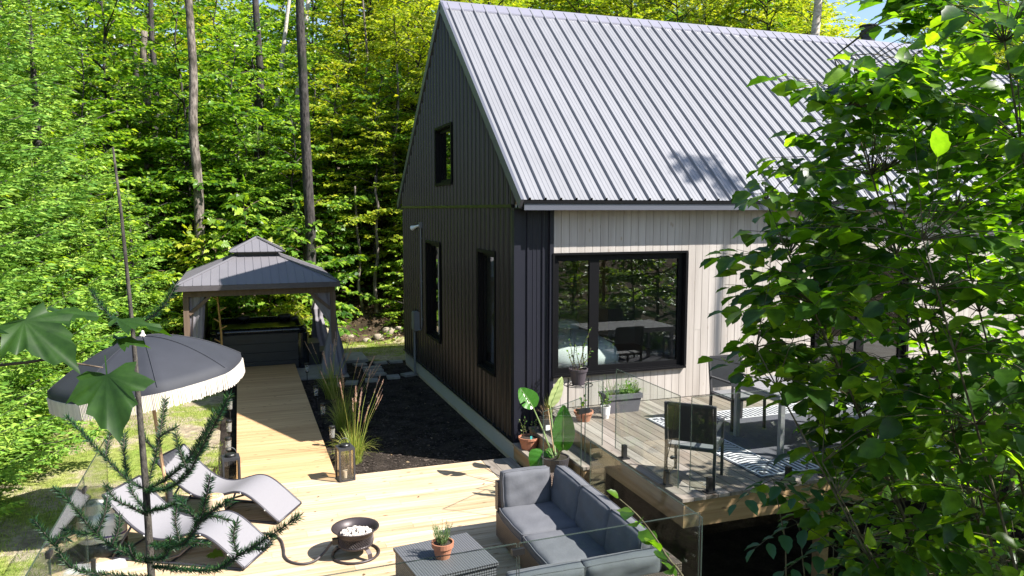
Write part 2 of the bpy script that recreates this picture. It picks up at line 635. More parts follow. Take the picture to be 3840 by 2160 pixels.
M['rug_light'] = plain('white rug pattern', (0.55, 0.54, 0.56), 0.95, var=0.1, scale=12)
M['table_grey'] = plain('grey outdoor table', (0.20, 0.195, 0.205), 0.45, var=0.08)
M['mesh_black'] = plain('black sling mesh', (0.02, 0.021, 0.024), 0.35, var=0.1)
M['chair_grey'] = plain('grey chair seat', (0.16, 0.16, 0.165), 0.6, var=0.1)
M['rock'] = plain('field stone', (0.32, 0.27, 0.20), 0.9, var=0.35, scale=4, bmp=0.6, bscale=18)
M['tag'] = plain('plant tag', (0.7, 0.72, 0.72), 0.6, var=0.05)
M['teal'] = plain('teal tag print', (0.05, 0.35, 0.33), 0.6, var=0.05)
M['book'] = plain('magazine cover', (0.42, 0.42, 0.43), 0.5, var=0.3, scale=25)

M['leaf_forest'] = leafmat('forest leaves', [(0.035, 0.095, 0.014), (0.09, 0.19, 0.02), (0.19, 0.33, 0.03), (0.36, 0.48, 0.06)], (1.7, 1.7, 0.5), 0.42, rough=.36, spec=.5)
M['leaf_yellow'] = leafmat('yellowing leaves', [(0.13, 0.22, 0.02), (0.24, 0.31, 0.027), (0.42, 0.43, 0.045)], (1.7, 1.7, 0.5), 0.42)
M['leaf_near'] = leafmat('hornbeam leaves', [(0.016, 0.05, 0.007), (0.042, 0.11, 0.010), (0.13, 0.24, 0.018)], (4.0, 3.6, 0.8), 0.5, rough=0.36, objvar=0.0, mottle=22)
M['leaf_maple'] = leafmat('maple leaves', [(0.014, 0.045, 0.016), (0.024, 0.065, 0.015), (0.04, 0.085, 0.012)], (2.6, 2.6, 0.4), 0.45, rough=0.36, objvar=0.0, mottle=28)
M['leaf_ash'] = leafmat('ash leaves', [(0.03, 0.09, 0.04), (0.05, 0.12, 0.05)], (1.6, 1.8, 0.8), 0.4, objvar=0.0)
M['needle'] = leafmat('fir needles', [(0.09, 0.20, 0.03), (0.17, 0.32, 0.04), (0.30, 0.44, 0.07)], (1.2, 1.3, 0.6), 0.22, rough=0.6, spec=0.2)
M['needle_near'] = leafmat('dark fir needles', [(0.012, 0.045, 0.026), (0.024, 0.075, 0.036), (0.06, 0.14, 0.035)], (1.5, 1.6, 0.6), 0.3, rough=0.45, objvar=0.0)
M['grass'] = leafmat('lawn grass', [(0.14, 0.24, 0.03), (0.25, 0.35, 0.05), (0.42, 0.44, 0.12)], (1.5, 1.5, 0.7), 0.4, objvar=0.0)
M['reed'] = leafmat('reed grass', [(0.16, 0.26, 0.035), (0.32, 0.38, 0.07), (0.48, 0.43, 0.14)], (1.4, 1.4, 0.7), 0.4, objvar=0.0)
M['plume'] = leafmat('grass plumes', [(0.50, 0.33, 0.26), (0.66, 0.46, 0.38)], (1.4, 1.2, 1.0), 0.4, objvar=0.0)
M['bop'] = leafmat('glossy banana like leaf', [(0.035, 0.13, 0.015), (0.06, 0.19, 0.02)], (2.0, 2.2, 0.5), 0.4, rough=0.25, objvar=0.0)
M['bop_pale'] = leafmat('pale young leaf', [(0.33, 0.42, 0.16), (0.40, 0.47, 0.2)], (1.3, 1.3, 0.8), 0.4, rough=0.35, objvar=0.0)
M['herb'] = leafmat('herb leaves', [(0.06, 0.14, 0.03), (0.12, 0.22, 0.05), (0.22, 0.28, 0.07)], (1.5, 1.6, 0.7), 0.4, objvar=0.0)
M['rosemary'] = leafmat('rosemary needles', [(0.05, 0.12, 0.05), (0.09, 0.19, 0.07), (0.18, 0.27, 0.13)], (1.2, 1.3, 0.8), 0.3, objvar=0.0)
M['dry'] = leafmat('dead leaves', [(0.10, 0.06, 0.03), (0.20, 0.13, 0.07), (0.32, 0.24, 0.15)], (1.2, 1.0, 0.7), 0.2, objvar=0.0)
M['mulch'] = plain('mulch chips', (0.09, 0.068, 0.054), 0.95, var=0.4, scale=20, island=0.7)
M['bark_grey'] = bark('grey bark', (0.035, 0.028, 0.025), (0.24, 0.205, 0.175), patches=(0.05, 0.045, 0.035))
M['bark_dark'] = bark('dark bark', (0.014, 0.013, 0.013), (0.085, 0.075, 0.07), patches=(0.03, 0.035, 0.025))
M['bark_birch'] = bark('pale birch bark', (0.30, 0.26, 0.22), (0.62, 0.56, 0.5), (6, 6, 14), 0.3)
M['twig'] = bark('twig bark', (0.05, 0.038, 0.028), (0.15, 0.115, 0.085), (30, 30, 30), 0.3)
M['twig_green'] = bark('olive stems', (0.05, 0.045, 0.025), (0.13, 0.12, 0.07), (20, 20, 20), 0.3)
M['stem_fir'] = bark('fir stem', (0.03, 0.026, 0.024), (0.10, 0.09, 0.075), (60, 60, 30), 0.4)
M['stem_green'] = plain('green stalk', (0.13, 0.19, 0.05), 0.6, var=0.2, scale=10)


def ground_mat(name, stops, scale, stops2=None, scale2=9.0, bst=0.8):
    m, t, p, out = nt(name)
    tc = N(t, 'ShaderNodeTexCoord')
    nz = N(t, 'ShaderNodeTexNoise', Scale=scale, Detail=8.0, Roughness=0.65)
    t.links.new(tc.outputs['Object'], nz.inputs['Vector'])
    c = ramp(t, nz.outputs[0], stops)
    n2 = N(t, 'ShaderNodeTexNoise', Scale=scale2, Detail=6.0, Roughness=0.7)
    t.links.new(tc.outputs['Object'], n2.inputs['Vector'])
    c = mixc(t, 1.0, c, ramp(t, n2.outputs[0], [(0.3, (0.45, 0.45, 0.45)), (0.7, (1.25, 1.25, 1.25))]), 'MULTIPLY')
    t.links.new(c, p.inputs['Base Color'])
    p.inputs['Roughness'].default_value = 1.0
    p.inputs['Specular IOR Level'].default_value = 0.1
    n3 = N(t, 'ShaderNodeTexNoise', Scale=scale2 * 4, Detail=5.0)
    t.links.new(tc.outputs['Object'], n3.inputs['Vector'])
    t.links.new(bump(t, n3.outputs[0], bst, 0.05), p.inputs['Normal'])
    return m


M['forest_floor'] = ground_mat('leaf litter', [(0.35, (0.035, 0.026, 0.016)), (0.5, (0.07, 0.05, 0.032)), (0.64, (0.15, 0.11, 0.075))], 1.6)
M['lawn'] = ground_mat('patchy lawn', [(0.36, (0.28, 0.22, 0.16)), (0.46, (0.44, 0.37, 0.26)), (0.53, (0.30, 0.33, 0.09)), (0.68, (0.20, 0.28, 0.05))], 0.9, scale2=12)
M['bed_soil'] = ground_mat('dark garden soil', [(0.35, (0.02, 0.016, 0.014)), (0.65, (0.085, 0.068, 0.056))], 3.0, scale2=25, bst=1.0)

# ------------------------------------------------------------------ terrain
def smooth(a):
    a = max(0.0, min(1.0, a))
    return a * a * (3 - 2 * a)


def gh(x, y):
    """ground height"""
    h = -0.16
    if x > -0.15:
        h -= 0.75 * smooth((-y - 0.1) / 1.2) * smooth((x + 0.15) / 0.3)
    h2 = -0.16 - 0.85 * smooth((-y - 5.0) / 1.6)
    h = min(h, h2)
    t = y - 10.9 - 0.35 * max(0, min(3, x + 1))
    if t > 0:
        h += 0.36 * min(t, 7) * smooth(t / 1.5) + 0.10 * max(0, t - 7)
    t = -7.6 - x
    if t > 0 and y > -6:
        h += 0.10 * min(t, 20)
    d = math.hypot(x, y)
    if y > 10.5 or x < -7.5 or x > 13.5:
        h += 0.10 * math.sin(x * 1.3 + 1) * math.sin(y * 1.1) + 0.05 * math.sin(x * 3.1) * math.cos(y * 2.7)
    return h


def graded(lo, hi, a, b, fine, n):
    mid = list(np.arange(a, b + 1e-6, fine))
    left = list(a - (a - lo) * (np.linspace(0, 1, n + 1)[1:] ** 2))[::-1]
    right = list(b + (hi - b) * (np.linspace(0, 1, n + 1)[1:] ** 2))
    return left + mid + right


gx = graded(-220, 220, -16, 20, 0.5, 10)
gy = graded(-120, 260, -12, 32, 0.5, 10)
g = MB()
for y in gy:
    for x in gx:
        g.v.append((x, y, gh(x, y)))
nx = len(gx)
for j in range(len(gy) - 1):
    for i in range(nx - 1):
        a = j * nx + i
        g.f.append((a, a + 1, a + nx + 1, a + nx))
tag(g.build('ground', M['forest_floor'], smooth=True, local=True), kind='structure')


def sheet(name, m, x0, x1, y0, y1, dz, step=0.25, wob=None):
    s = MB()
    xs = np.linspace(x0, x1, max(2, int((x1 - x0) / step) + 1))
    ys = np.linspace(y0, y1, max(2, int((y1 - y0) / step) + 1))
    for j, y in enumerate(ys):
        for i, x in enumerate(xs):
            xx, yy = x, y
            if wob and (i in (0, len(xs) - 1) or j in (0, len(ys) - 1)):
                xx += wob * math.sin(y * 2.3 + x)
                yy += wob * math.sin(x * 1.9 + y * .5)
            s.v.append((xx, yy, gh(xx, yy) + dz))
    n = len(xs)
    for j in range(len(ys) - 1):
        for i in range(n - 1):
            a = j * n + i
            s.f.append((a, a + 1, a + n + 1, a + n))
    return tag(s.build(name, m, smooth=True), kind='structure')


sheet('lawn', M['lawn'], -9.4, -3.95, -4.9, 10.6, 0.012, wob=0.25)
sheet('back_lawn', M['lawn'], -1.9, 3.5, 8.4, 11.4, 0.012, wob=0.2)
sheet('garden_soil', M['bed_soil'], -2.5, -0.02, -0.1, 8.3, 0.018)
sheet('under_deck_shade', M['bed_soil'], 0.1, 9.3, -4.6, -0.05, 0.015)  # dark soil colour stands in for the shade below the raised deck
sheet('soil_edging', M['bed_soil'], -4.02, -3.72, 0.05, 8.1, 0.02)

# gazebo pad and paving
s = MB()
s.box(-4.95, -1.45, 6.75, 10.45, -0.2, -0.115)
tag(s.build('patio', M['slab']), kind='structure')

# ------------------------------------------------------------------ decks and boardwalk (paths one walks on)
s = MB()
y = -4.97
k = 0
while y < -0.005:
    w = 0.1385
    # long boards with staggered butt joints
    xs = [-5.12, -5.12 + (1.7 + 1.9 * ((k * 7) % 5) / 5.0), -0.52 if y > -1.0 else -0.13]
    for a, b in zip(xs[:-1], xs[1:]):
        s.box(a + 0.0012, b - 0.0012, y, min(y + w - 0.006, 0.0), -0.035, 0.0)
    y += w
    k += 1
tag(s.build('wooden_deck', M['deck_new']), kind='structure')
s = MB()
for i in range(3):
    x = -0.515 + i * 0.145
    s.box(x, x + 0.14, -1.0, -0.02, -0.034, 0.001)
tag(s.build('deck_border', M['deck_old']), kind='structure')
s = MB()
s.box(-5.12, -0.13, -5.01, -4.975, -0.28, -0.04)
s.box(-5.16, -5.125, -5.01, 0.0, -0.28, -0.04)
s.box(-5.12, -3.78, 0.004, 0.03, -0.2, -0.04)
s.box(-2.5, -0.1, 0.004, 0.03, -0.2, -0.04)
s.box(-0.125, -0.095, -5.01, -2.0, -0.28, -0.04)
tag(s.build('deck_skirt', M['rim']), kind='structure')

s = MB()
y = 0.004
while y < 7.88:
    s.box(-3.765, -2.52, y, y + 0.1355, -0.034, 0.0)
    y += 0.139
tag(s.build('boardwalk', M['walk_new']), kind='structure')
s = MB()
s.box(-3.735, -3.70, 0.04, 7.8, -0.19, -0.038)
s.box(-2.585, -2.55, 0.04, 7.8, -0.19, -0.038)
tag(s.build('boardwalk_skirt', M['rim_y']), kind='structure')

U = 0.645
s = MB()
x = 0.44
k = 0
while x < 9.4:
    cut = -3.66
    j = -1.2 - 1.5 * ((k * 3) % 4) / 4
    for a, b in ((cut, j), (j, -0.03)):
        s.box(x, x + 0.134, a + 0.001, b - 0.001, U - 0.036, U)
    x += 0.142
    k += 1
tag(s.build('raised_deck', M['deck_old']), kind='structure')
s = MB()
s.box(0.47, 9.35, -3.635, -3.60, U - 0.17, U - 0.039)
s.box(0.47, 9.35, -3.63, -3.595, U - 0.315, U - 0.173)
tag(s.build('raised_deck_fascia', M['rim']), kind='structure')
s = MB()
s.box(0.475, 0.505, -3.59, -0.03, U - 0.17, U - 0.039)
s.box(0.48, 0.51, -3.59, -0.03, U - 0.315, U - 0.173)
for xx in (2.4, 4.4, 6.4, 8.4):
    s.box(xx, xx + 0.12, -3.4, -3.28, -1.0, U - 0.04)
    s.box(xx, xx + 0.12, -1.2, -1.08, -1.0, U - 0.04)
tag(s.build('raised_deck_framing', M['rim_y']), kind='structure')

# the two steps up to the raised deck
st = thing('deck_steps', 'weathered two tread wooden steps beside black house corner', 'steps', (0.2, -0.95, 0.0))
for n, (x0, x1, z) in enumerate(((-0.07, 0.21, 0.215), (0.17, 0.45, 0.43))):
    t_ = MB()
    w = (x1 - x0) / 2
    for i in range(2):
        t_.box(x0 + i * w, x0 + (i + 1) * w - 0.004, -1.9, -0.05, z - 0.035, z)
    t_.build('tread', M['deck_old'], st)
    r_ = MB()
    r_.box(x0 + 0.015, x0 + 0.04, -1.885, -0.06, z - 0.215, z - 0.037)
    r_.build('riser', M['rim_y'], st)
    e_ = MB()
    e_.box(x0 + 0.042, x1 + 0.03, -1.885, -1.855, z - 0.215, z - 0.037)
    e_.build('end_board', M['rim'], st)

# ------------------------------------------------------------------ the house
HW = 7.77
APY = HW / 2
HL = 13.0
EY, EZ = -0.34, 3.645          # eave edge of the roof
AZ = 7.24                     # ridge
SL = (AZ - EZ) / (APY - EY)


def roofz(y):
    return EZ + SL * ((y if y <= APY else HW - y) - EY)


house = thing('house', 'black ribbed metal house with steep grey roof and pale plank front', 'house', (0, 0, -0.16))

PER = 0.2286


def ribs(length, major=0.019, minor=0.005, start=0.05):
    """cross-section of ribbed steel: list of (u, height)"""
    out = [(0.0, 0.0)]
    u = start
    while u < length - 0.02:
        for du, h in ((-0.022, 0), (-0.011, major), (0.011, major), (0.022, 0)):
            out.append((u + du, h))
        for mnr in (PER * 0.36, PER * 0.64):
            for du, h in ((-0.012, 0), (-0.006, minor), (0.006, minor), (0.012, 0)):
                out.append((u + mnr + du, h))
        u += PER
    out = [p for p in out if 0 <= p[0] <= length]
    out.append((length, 0.0))
    return sorted(out)


def gable(mb, x, sgn, prof, holes, z0, ztop):
    """vertical strips across the gable, clipped by the roof, split at openings"""
    ys = sorted({p[0] for p in prof} | {h[0] for h in holes} | {h[1] for h in holes} | {APY})
    hy = np.array([p[0] for p in prof])
    hh = np.array([p[1] for p in prof])
    for a, b in zip(ys[:-1], ys[1:]):
        if b - a < 1e-6:
            continue
        oa, ob = np.interp(a + 1e-7, hy, hh), np.interp(b - 1e-7, hy, hh)
        ta, tb = min(ztop, roofz(a) - 0.05), min(ztop, roofz(b) - 0.05)
        if max(ta, tb) <= z0:
            continue
        ta, tb = max(ta, z0), max(tb, z0)
        cuts = [(z0, z0)]
        for h in sorted(holes, key=lambda q: q[2]):
            if h[0] - 1e-6 <= a and b <= h[1] + 1e-6 and h[3] > z0 and h[2] < ztop:
                cuts += [(h[2], h[2]), (h[3], h[3])]
        cuts.append((ta, tb))
        for i in range(0, len(cuts), 2):
            (za, zb), (wa, wb) = cuts[i], cuts[i + 1]
            mb.quad((x + sgn * oa, a, za), (x + sgn * ob, b, zb), (x + sgn * ob, b, wb), (x + sgn * oa, a, wa))


GW = [(0.82, 1.64, 1.04, 2.85), (4.17, 5.25, 0.99, 2.85), (3.25, 4.36, 4.00, 5.00)]
gp = ribs(HW, 0.034, 0.008, 0.09)
s = MB()
gable(s, -0.004, -1, gp, GW, 0.215, 3.54)
gable(s, -0.012, -1, gp, GW, 3.585, 20)
s.build('gable_cladding', M['black_metal'], house)
s = MB()
gable(s, 0.012, -1, [(0, 0), (HW, 0)], GW, -0.1, 20)
s.build('gable_lining', M['room_wall'], house)
s = MB()
s.bar((-0.03, 0.06, 3.562), (-0.03, HW - 0.06, 3.562), 0.05, 0.045)
s.bar((-0.02, 0.0, 0.205), (-0.02, HW, 0.205), 0.05, 0.03)
s.build('gable_flashing', M['black_metal'], house)
s = MB()
gable(s, HL, 1, ribs(HW, 0.022, 0.006, 0.09), [], 0.2, 20)
s.build('far_gable', M['black_metal'], house)
s = MB()
s.panel(lambda u, v: (u, HW, v), 0.0, HL, 0.2, 3.75)
s.build('rear_wall', M['black_metal'], house)
s = MB()
s.box(0.015, HL, 0.02, HW - 0.02, -0.6, 0.19)
s.build('foundation', M['concrete'], house)

# black ribbed return on the long side, then the wood siding
s = MB()
cp = [(u, h) for u, h in ribs(0.46, 0.02, 0.006, 0.12)]
for (a, ha), (b, hb) in zip(cp[:-1], cp[1:]):
    s.quad((0.05 + a, -0.004 - ha, 0.215), (0.05 + b, -0.004 - hb, 0.215), (0.05 + b, -0.004 - hb, 3.515), (0.05 + a, -0.004 - ha, 3.515))
s.build('corner_cladding', M['strip_metal'], house)
s = MB()
s.box(-0.045, 0.055, -0.045, -0.002, 0.2, 3.53)
s.box(-0.045, -0.006, -0.002, 0.06, 0.2, 3.5)
s.box(0.49, 0.55, -0.05, 0.0, U + 0.005, 3.515)
s.build('corner_trim', M['strip_metal'], house)
FW = (0.56, 2.70, 1.14, 2.87)      # big front window
PD = (5.2, 7.1, 0.68, 2.75)        # patio door behind the foliage
s = MB()
x = 0.553
k = 0
rr = random.Random(3)
while x < HL - 0.05:
    w = 0.123
    segs = [(U + 0.006, 3.515)]
    for wd in (FW, PD):
        ns = []
        for a, b in segs:
            if x + w > wd[0] and x < wd[1]:
                if wd[2] - a > 0.03:
                    ns.append((a, wd[2]))
                if b - wd[3] > 0.03:
                    ns.append((wd[3], b))
            else:
                ns.append((a, b))
        segs = ns
    for a, b in segs:
        x0, x1 = x, x + w - 0.006
        if b - a > 2 and rr.random() < 0.55:
            m_ = a + (b - a) * rr.uniform(0.25, 0.75)
            parts = [(a, m_ - 0.002), (m_ + 0.001, b)]
        else:
            parts = [(a, b)]
        for q0, q1 in parts:
            s.box(x0, x1, -0.022 + rr.uniform(-.001, .001), 0.0, q0, q1)
    x += w
    k += 1
s.build('plank_siding', M['siding'], house)
s = MB()
s.panel(lambda u, v: (u, 0.004, v), 0.0, HL, 0.0, 3.5, [FW, PD])
s.build('siding_backing', M['frame_black'], house)
s = MB()
s.panel(lambda u, v: (u, 0.06, v), 0.02, HL, 0.0, 3.5, [FW, PD])
s.build('front_lining', M['room_wall'], house)

# roof: ribbed sheets, ridge cap, rake and eave trims
roof = None
rp = ribs(HL + 0.1, 0.036, 0.004, 0.12)
s = MB()
nrm = Vector((0, -SL, 1)).normalized()
nrm2 = Vector((0, SL, 1)).normalized()
for (a, ha), (b, hb) in zip(rp[:-1], rp[1:]):
    xa, xb = -0.05 + a, -0.05 + b
    e = Vector((0, EY, EZ))
    r = Vector((0, APY - 0.02, AZ - 0.02 * SL))
    s.quad(V(xa, 0, 0) + e + nrm * ha, V(xb, 0, 0) + e + nrm * hb, V(xb, 0, 0) + r + nrm * hb, V(xa, 0, 0) + r + nrm * ha)
    e2 = Vector((0, HW - EY, EZ))
    r2 = Vector((0, APY + 0.02, AZ - 0.02 * SL))
    s.quad(V(xb, 0, 0) + e2 + nrm2 * hb, V(xa, 0, 0) + e2 + nrm2 * ha, V(xa, 0, 0) + r2 + nrm2 * ha, V(xb, 0, 0) + r2 + nrm2 * hb)
roof = s.build('roof', M['roof_metal'], house)
s = MB()
for sg, yy in ((1, EY), (-1, HW - EY)):
    for (a, b) in ((0, 0.2),):
        p0 = V(-0.06, APY, AZ + 0.035)
        p1 = V(-0.06, APY - sg * 0.2, AZ + 0.035 - 0.2 * SL)
        d = V(HL + 0.12, 0, 0)
        s.quad(p0, p1, p1 + d, p0 + d)
        p2 = p1 - V(0, 0, 0.03)
        s.quad(p1, p2, p2 + d, p1 + d)
s.build('ridge_cap', M['roof_trim'], roof)
for xx in (-0.062, HL + 0.03):
    for sg in (1, -1):
        s = MB()
        y0 = EY if sg > 0 else HW - EY
        a = V(xx + 0.015, y0, EZ - 0.055)
        b = V(xx + 0.015, APY, AZ - 0.055)
        s.bar(a, b, 0.045, 0.15, (0, -sg * SL, 1))
        s.build('rake_trim', M['rake_trim'], roof)
for ya in (EY + 0.012, HW - EY - 0.03):
    s = MB()
    s.box(0.0, HL, ya, ya + 0.018, 3.505, 3.592)
    s.build('fascia', M['rake_trim'], house)
s = MB()
s.box(-0.04, HL, EY + 0.032, -0.001, 3.52, 3.54)
s.box(-0.03, HL, EY - 0.004, EY + 0.05, 3.597, 3.636)
s.build('soffit', M['frame_black'], house)
# flue on the far side of the ridge
s = MB()
s.lathe([(0.15, 6.2), (0.15, 7.55)], (10.45, 4.6, 0), 18)
ch = s.build('flue', M['dark_grey'], roof, smooth=False)
s = MB()
s.lathe([(0.17, 7.52), (0.17, 7.58), (0.20, 7.6), (0.20, 7.64), (0.17, 7.66), (0.17, 7.76), (0.21, 7.77), (0.21, 7.80), (0.0, 7.84)], (10.45, 4.6, 0), 18)
s.build('flue_cap', M['black'], ch)


def window(parent, axis, rect, mull=None, depth=0.10, fr=0.055, outer=0.045, proud=0.03, name='window', face=0.0):
    """axis 'x': in the gable plane (normal -x); axis 'y': in the long wall (normal -y)"""
    u0, u1, z0, z1 = rect

    def P(mb, ua, ub, da, db, za, zb):
        if axis == 'x':
            mb.box(face + da, face + db, ua, ub, za, zb)
        else:
            mb.box(ua, ub, face + da, face + db, za, zb)
    f = MB()
    # outer trim butts round the opening
    P(f, u0 - outer, u1 + outer, -proud, -0.001, z1, z1 + outer)
    P(f, u0 - outer, u1 + outer, -proud - 0.012, -0.001, z0 - outer, z0)
    P(f, u0 - outer, u0, -proud, -0.001, z0, z1)
    P(f, u1, u1 + outer, -proud, -0.001, z0, z1)
    # reveal
    P(f, u0, u0 + 0.015, 0.001, depth, z0, z1)
    P(f, u1 - 0.015, u1, 0.001, depth, z0, z1)
    P(f, u0 + 0.015, u1 - 0.015, 0.001, depth, z0, z0 + 0.015)
    P(f, u0 + 0.015, u1 - 0.015, 0.001, depth, z1 - 0.015, z1)
    w = f.build(name, M['frame_black'], parent)
    spans = [(u0 + 0.015, u1 - 0.015)]
    if mull:
        spans = [(u0 + 0.015, mull), (mull, u1 - 0.015)]
    for a, b in spans:
        fs = MB()
        P(fs, a, a + fr, depth - 0.055, depth - 0.002, z0 + 0.016, z1 - 0.016)
        P(fs, b - fr, b, depth - 0.055, depth - 0.002, z0 + 0.016, z1 - 0.016)
        P(fs, a + fr, b - fr, depth - 0.055, depth - 0.002, z0 + 0.016, z0 + fr + 0.016)
        P(fs, a + fr, b - fr, depth - 0.055, depth - 0.002, z1 - fr - 0.016, z1 - 0.016)
        fs.build('sash', M['frame_black'], w)
        g_ = MB()
        P(g_, a + fr - 0.002, b - fr + 0.002, depth - 0.03, depth - 0.022, z0 + fr, z1 - fr)
        g_.build('pane', M['glass_gable' if axis == 'x' else 'glass_win'], w)
    return w


for r_ in GW:
    window(house, 'x', r_, depth=0.11, face=-0.03, fr=0.05)
window(house, 'y', FW, mull=1.21, depth=0.09, face=-0.03, fr=0.075, outer=0.03, proud=0.035)
window(house, 'y', PD, mull=6.15, depth=0.09, face=-0.03, fr=0.08, name='patio_door')

# fittings on the gable
s = MB()
s.tube([(-0.05, 5.72, 3.13), (-0.05, 5.72, 1.05), (-0.05, 5.76, 0.98), (-0.05, 5.86, 0.95), (-0.05, 6.0, 0.95)], 0.016, 8)
for z in (2.9, 2.0, 1.2):
    s.box(-0.058, -0.02, 5.69, 5.75, z, z + 0.02)
s.build('conduit', M['grey_pipe'], house)
s = MB()
s.box(-0.14, -0.03, 6.0, 6.28, 0.92, 1.32)
bx = s.build('electrical_box', M['grey_pipe'], house)
s = MB()
s.box(-0.155, -0.142, 6.02, 6.26, 0.95, 1.3)
s.build('lid', M['grey_pipe'], bx)
s = MB()
s.tube([(-0.07, 6.34, 1.1), (-0.07, 6.34, -0.1)], 0.03, 8)
s.tube([(-0.06, 6.3, 1.02), (-0.1, 6.38, 1.04), (-0.08, 6.42, 0.9)], 0.04, 8)
s.build('service_pipe', M['grey_pipe'], house)
s = MB()
s.box(-0.08, -0.02, 5.68, 5.78, 3.13, 3.25)
fl = s.build('floodlight', M['grey_pipe'], house)
for dy in (0.1,):
    s = MB()
    s.tube([(-0.08, 5.76, 3.18), (-0.13, 5.86, 3.15), (-0.19, 5.93, 3.12)], [0.02, 0.03, 0.055], 12)
    s.build('lamp_head', M['tag'], fl)
# room seen through the glass
s = MB()
s.box(0.03, 6.0, 0.08, 4.6, 0.55, 0.62)
s.build('room_floor', M['room_dark'], house)
s = MB()
s.box(0.03, 6.0, 0.08, 4.6, 3.25, 3.3)
s.panel(lambda u, v: (u, 4.6, v), 0.03, 6.0, 0.62, 3.25)
s.panel(lambda u, v: (4.4, u, v), 0.08, 4.6, 0.62, 3.25)
s.build('room_wall', M['room_wall'], house)
s = MB()
s.box(2.15, 2.75, 2.6, 2.7, 0.63, 3.24)
s.build('closet_panel', M['room_tan'], house)
s = MB()
s.box(0.75, 2.1, 0.75, 2.6, 0.63, 1.05)
bed = thing('bed', 'white bed with rumpled duvet behind the big front window', 'bed', (1.4, 1.6, 0.62))
s.build('base', M['white_pot'], bed)
s = MB()
s.blob((1.42, 1.68, 1.2), 0.78, 1.0, 0.24, 22, 12, e=4.0, jit=0.03, seed=4)
s.build('duvet', M['duvet'], bed, smooth=True)
for y_ in (2.3,):
    s = MB()
    s.blob((1.1, 2.4, 1.45), 0.3, 0.2, 0.12, 14, 8, e=2.6, jit=0.03, seed=2)
    s.blob((1.75, 2.4, 1.45), 0.3, 0.2, 0.12, 14, 8, e=2.6, jit=0.03, seed=5)
    s.build('pillows', M['duvet'], bed, smooth=True)

# ------------------------------------------------------------------ gazebo
GX, GY = -3.25, 8.55
gz = thing('gazebo', 'hardtop gazebo with two tier grey metal roof over the hot tub', 'gazebo', (GX, GY, -0.115))
EXH, EYH, EZ0 = 1.63, 1.87, 1.975
TXH, TYH, TZ = 0.42, 0.60, 2.50


def hip(mb, hx, hy, z0, tx, ty, z1, seam=0.17):
    c = Vector((GX, GY, 0))
    ec = [V(-hx, -hy, z0), V(hx, -hy, z0), V(hx, hy, z0), V(-hx, hy, z0)]
    tc = [V(-tx, -ty, z1), V(tx, -ty, z1), V(tx, ty, z1), V(-tx, ty, z1)]
    for i in range(4):
        j = (i + 1) % 4
        a, b, d, e = ec[i], ec[j], tc[j], tc[i]
        if (d - e).length < 1e-3:
            mb.tri(a + c, b + c, d + c)
        else:
            mb.quad(a + c, b + c, d + c, e + c)
        n = (b - a).cross(e - a).normalized()
        L = (b - a).length
        u = (b - a) / L
        T0 = (e - a).dot(u)
        T1 = (d - a).dot(u)
        up = (e - a) - u * T0
        k = 1
        while k * seam < L:
            w = k * seam
            if w < T0:
                f = w / T0
            elif w > T1:
                f = (L - w) / (L - T1)
            else:
                f = 1
            p0 = a + u * w + n * 0.003
            p1 = p0 + up * f * 0.985
            mb.bar(p0 + c, p1 + c, 0.012, 0.014, n)
            k += 1
        mb.bar(a + c + n * .006, e + c + n * .006, 0.06, 0.018, n)


s = MB()
hip(s, EXH, EYH, EZ0, TXH, TYH, TZ)
gr = s.build('roof', M['gz_roof'], gz)
s = MB()
hip(s, 0.58, 0.74, 2.585, 0.0, 0.14, 2.885, 0.16)
s.build('upper_roof', M['gz_roof'], gr)
s = MB()
s.box(GX - TXH + .01, GX + TXH - .01, GY - TYH + .01, GY + TYH - .01, 2.47, 2.575)
s.box(GX - .57, GX + .57, GY - .73, GY + .73, 2.565, 2.584)
s.build('vent_collar', M['gz_beam'], gr)
s = MB()
h0, h1 = 1.865, 1.972
s.box(GX - EXH - .01, GX + EXH + .01, GY - EYH - .01, GY - EYH + .03, h0, h1)
s.box(GX - EXH - .01, GX + EXH + .01, GY + EYH - .03, GY + EYH + .01, h0, h1)
s.box(GX - EXH - .01, GX - EXH + .03, GY - EYH + .031, GY + EYH - .031, h0, h1)
s.box(GX + EXH - .03, GX + EXH + .01, GY - EYH + .031, GY + EYH - .031, h0, h1)
s.build('gutter', M['gz_beam'], gr)
PX0, PX1, PY0, PY1 = -4.70, -1.74, 6.97, 10.14
s = MB()
s.box(PX0 - .05, PX1 + .05, PY0 - .05, PY0 + .05, 1.72, 1.86)
s.box(PX0 - .05, PX1 + .05, PY1 - .05, PY1 + .05, 1.72, 1.86)
s.box(PX0 - .05, PX0 + .05, PY0 + .051, PY1 - .051, 1.72, 1.86)
s.box(PX1 - .05, PX1 + .05, PY0 + .051, PY1 - .051, 1.72, 1.86)
s.build('beam', M['gz_post'], gz)
for px in (PX0, PX1):
    for py in (PY0, PY1):
        s = MB()
        s.box(px - .055, px + .055, py - .055, py + .055, -0.115, 1.718)
        s.build('post', M['gz_post'], gz)
        for dx, dy in ((0.46 if px == PX0 else -0.46, 0), (0, 0.46 if py == PY0 else -0.46)):
            s = MB()
            s.bar((px + dx * .12, py + dy * .12, 1.36), (px + dx, py + dy, 1.715), 0.05, 0.07)
            s.build('brace', M['gz_post'], gz)


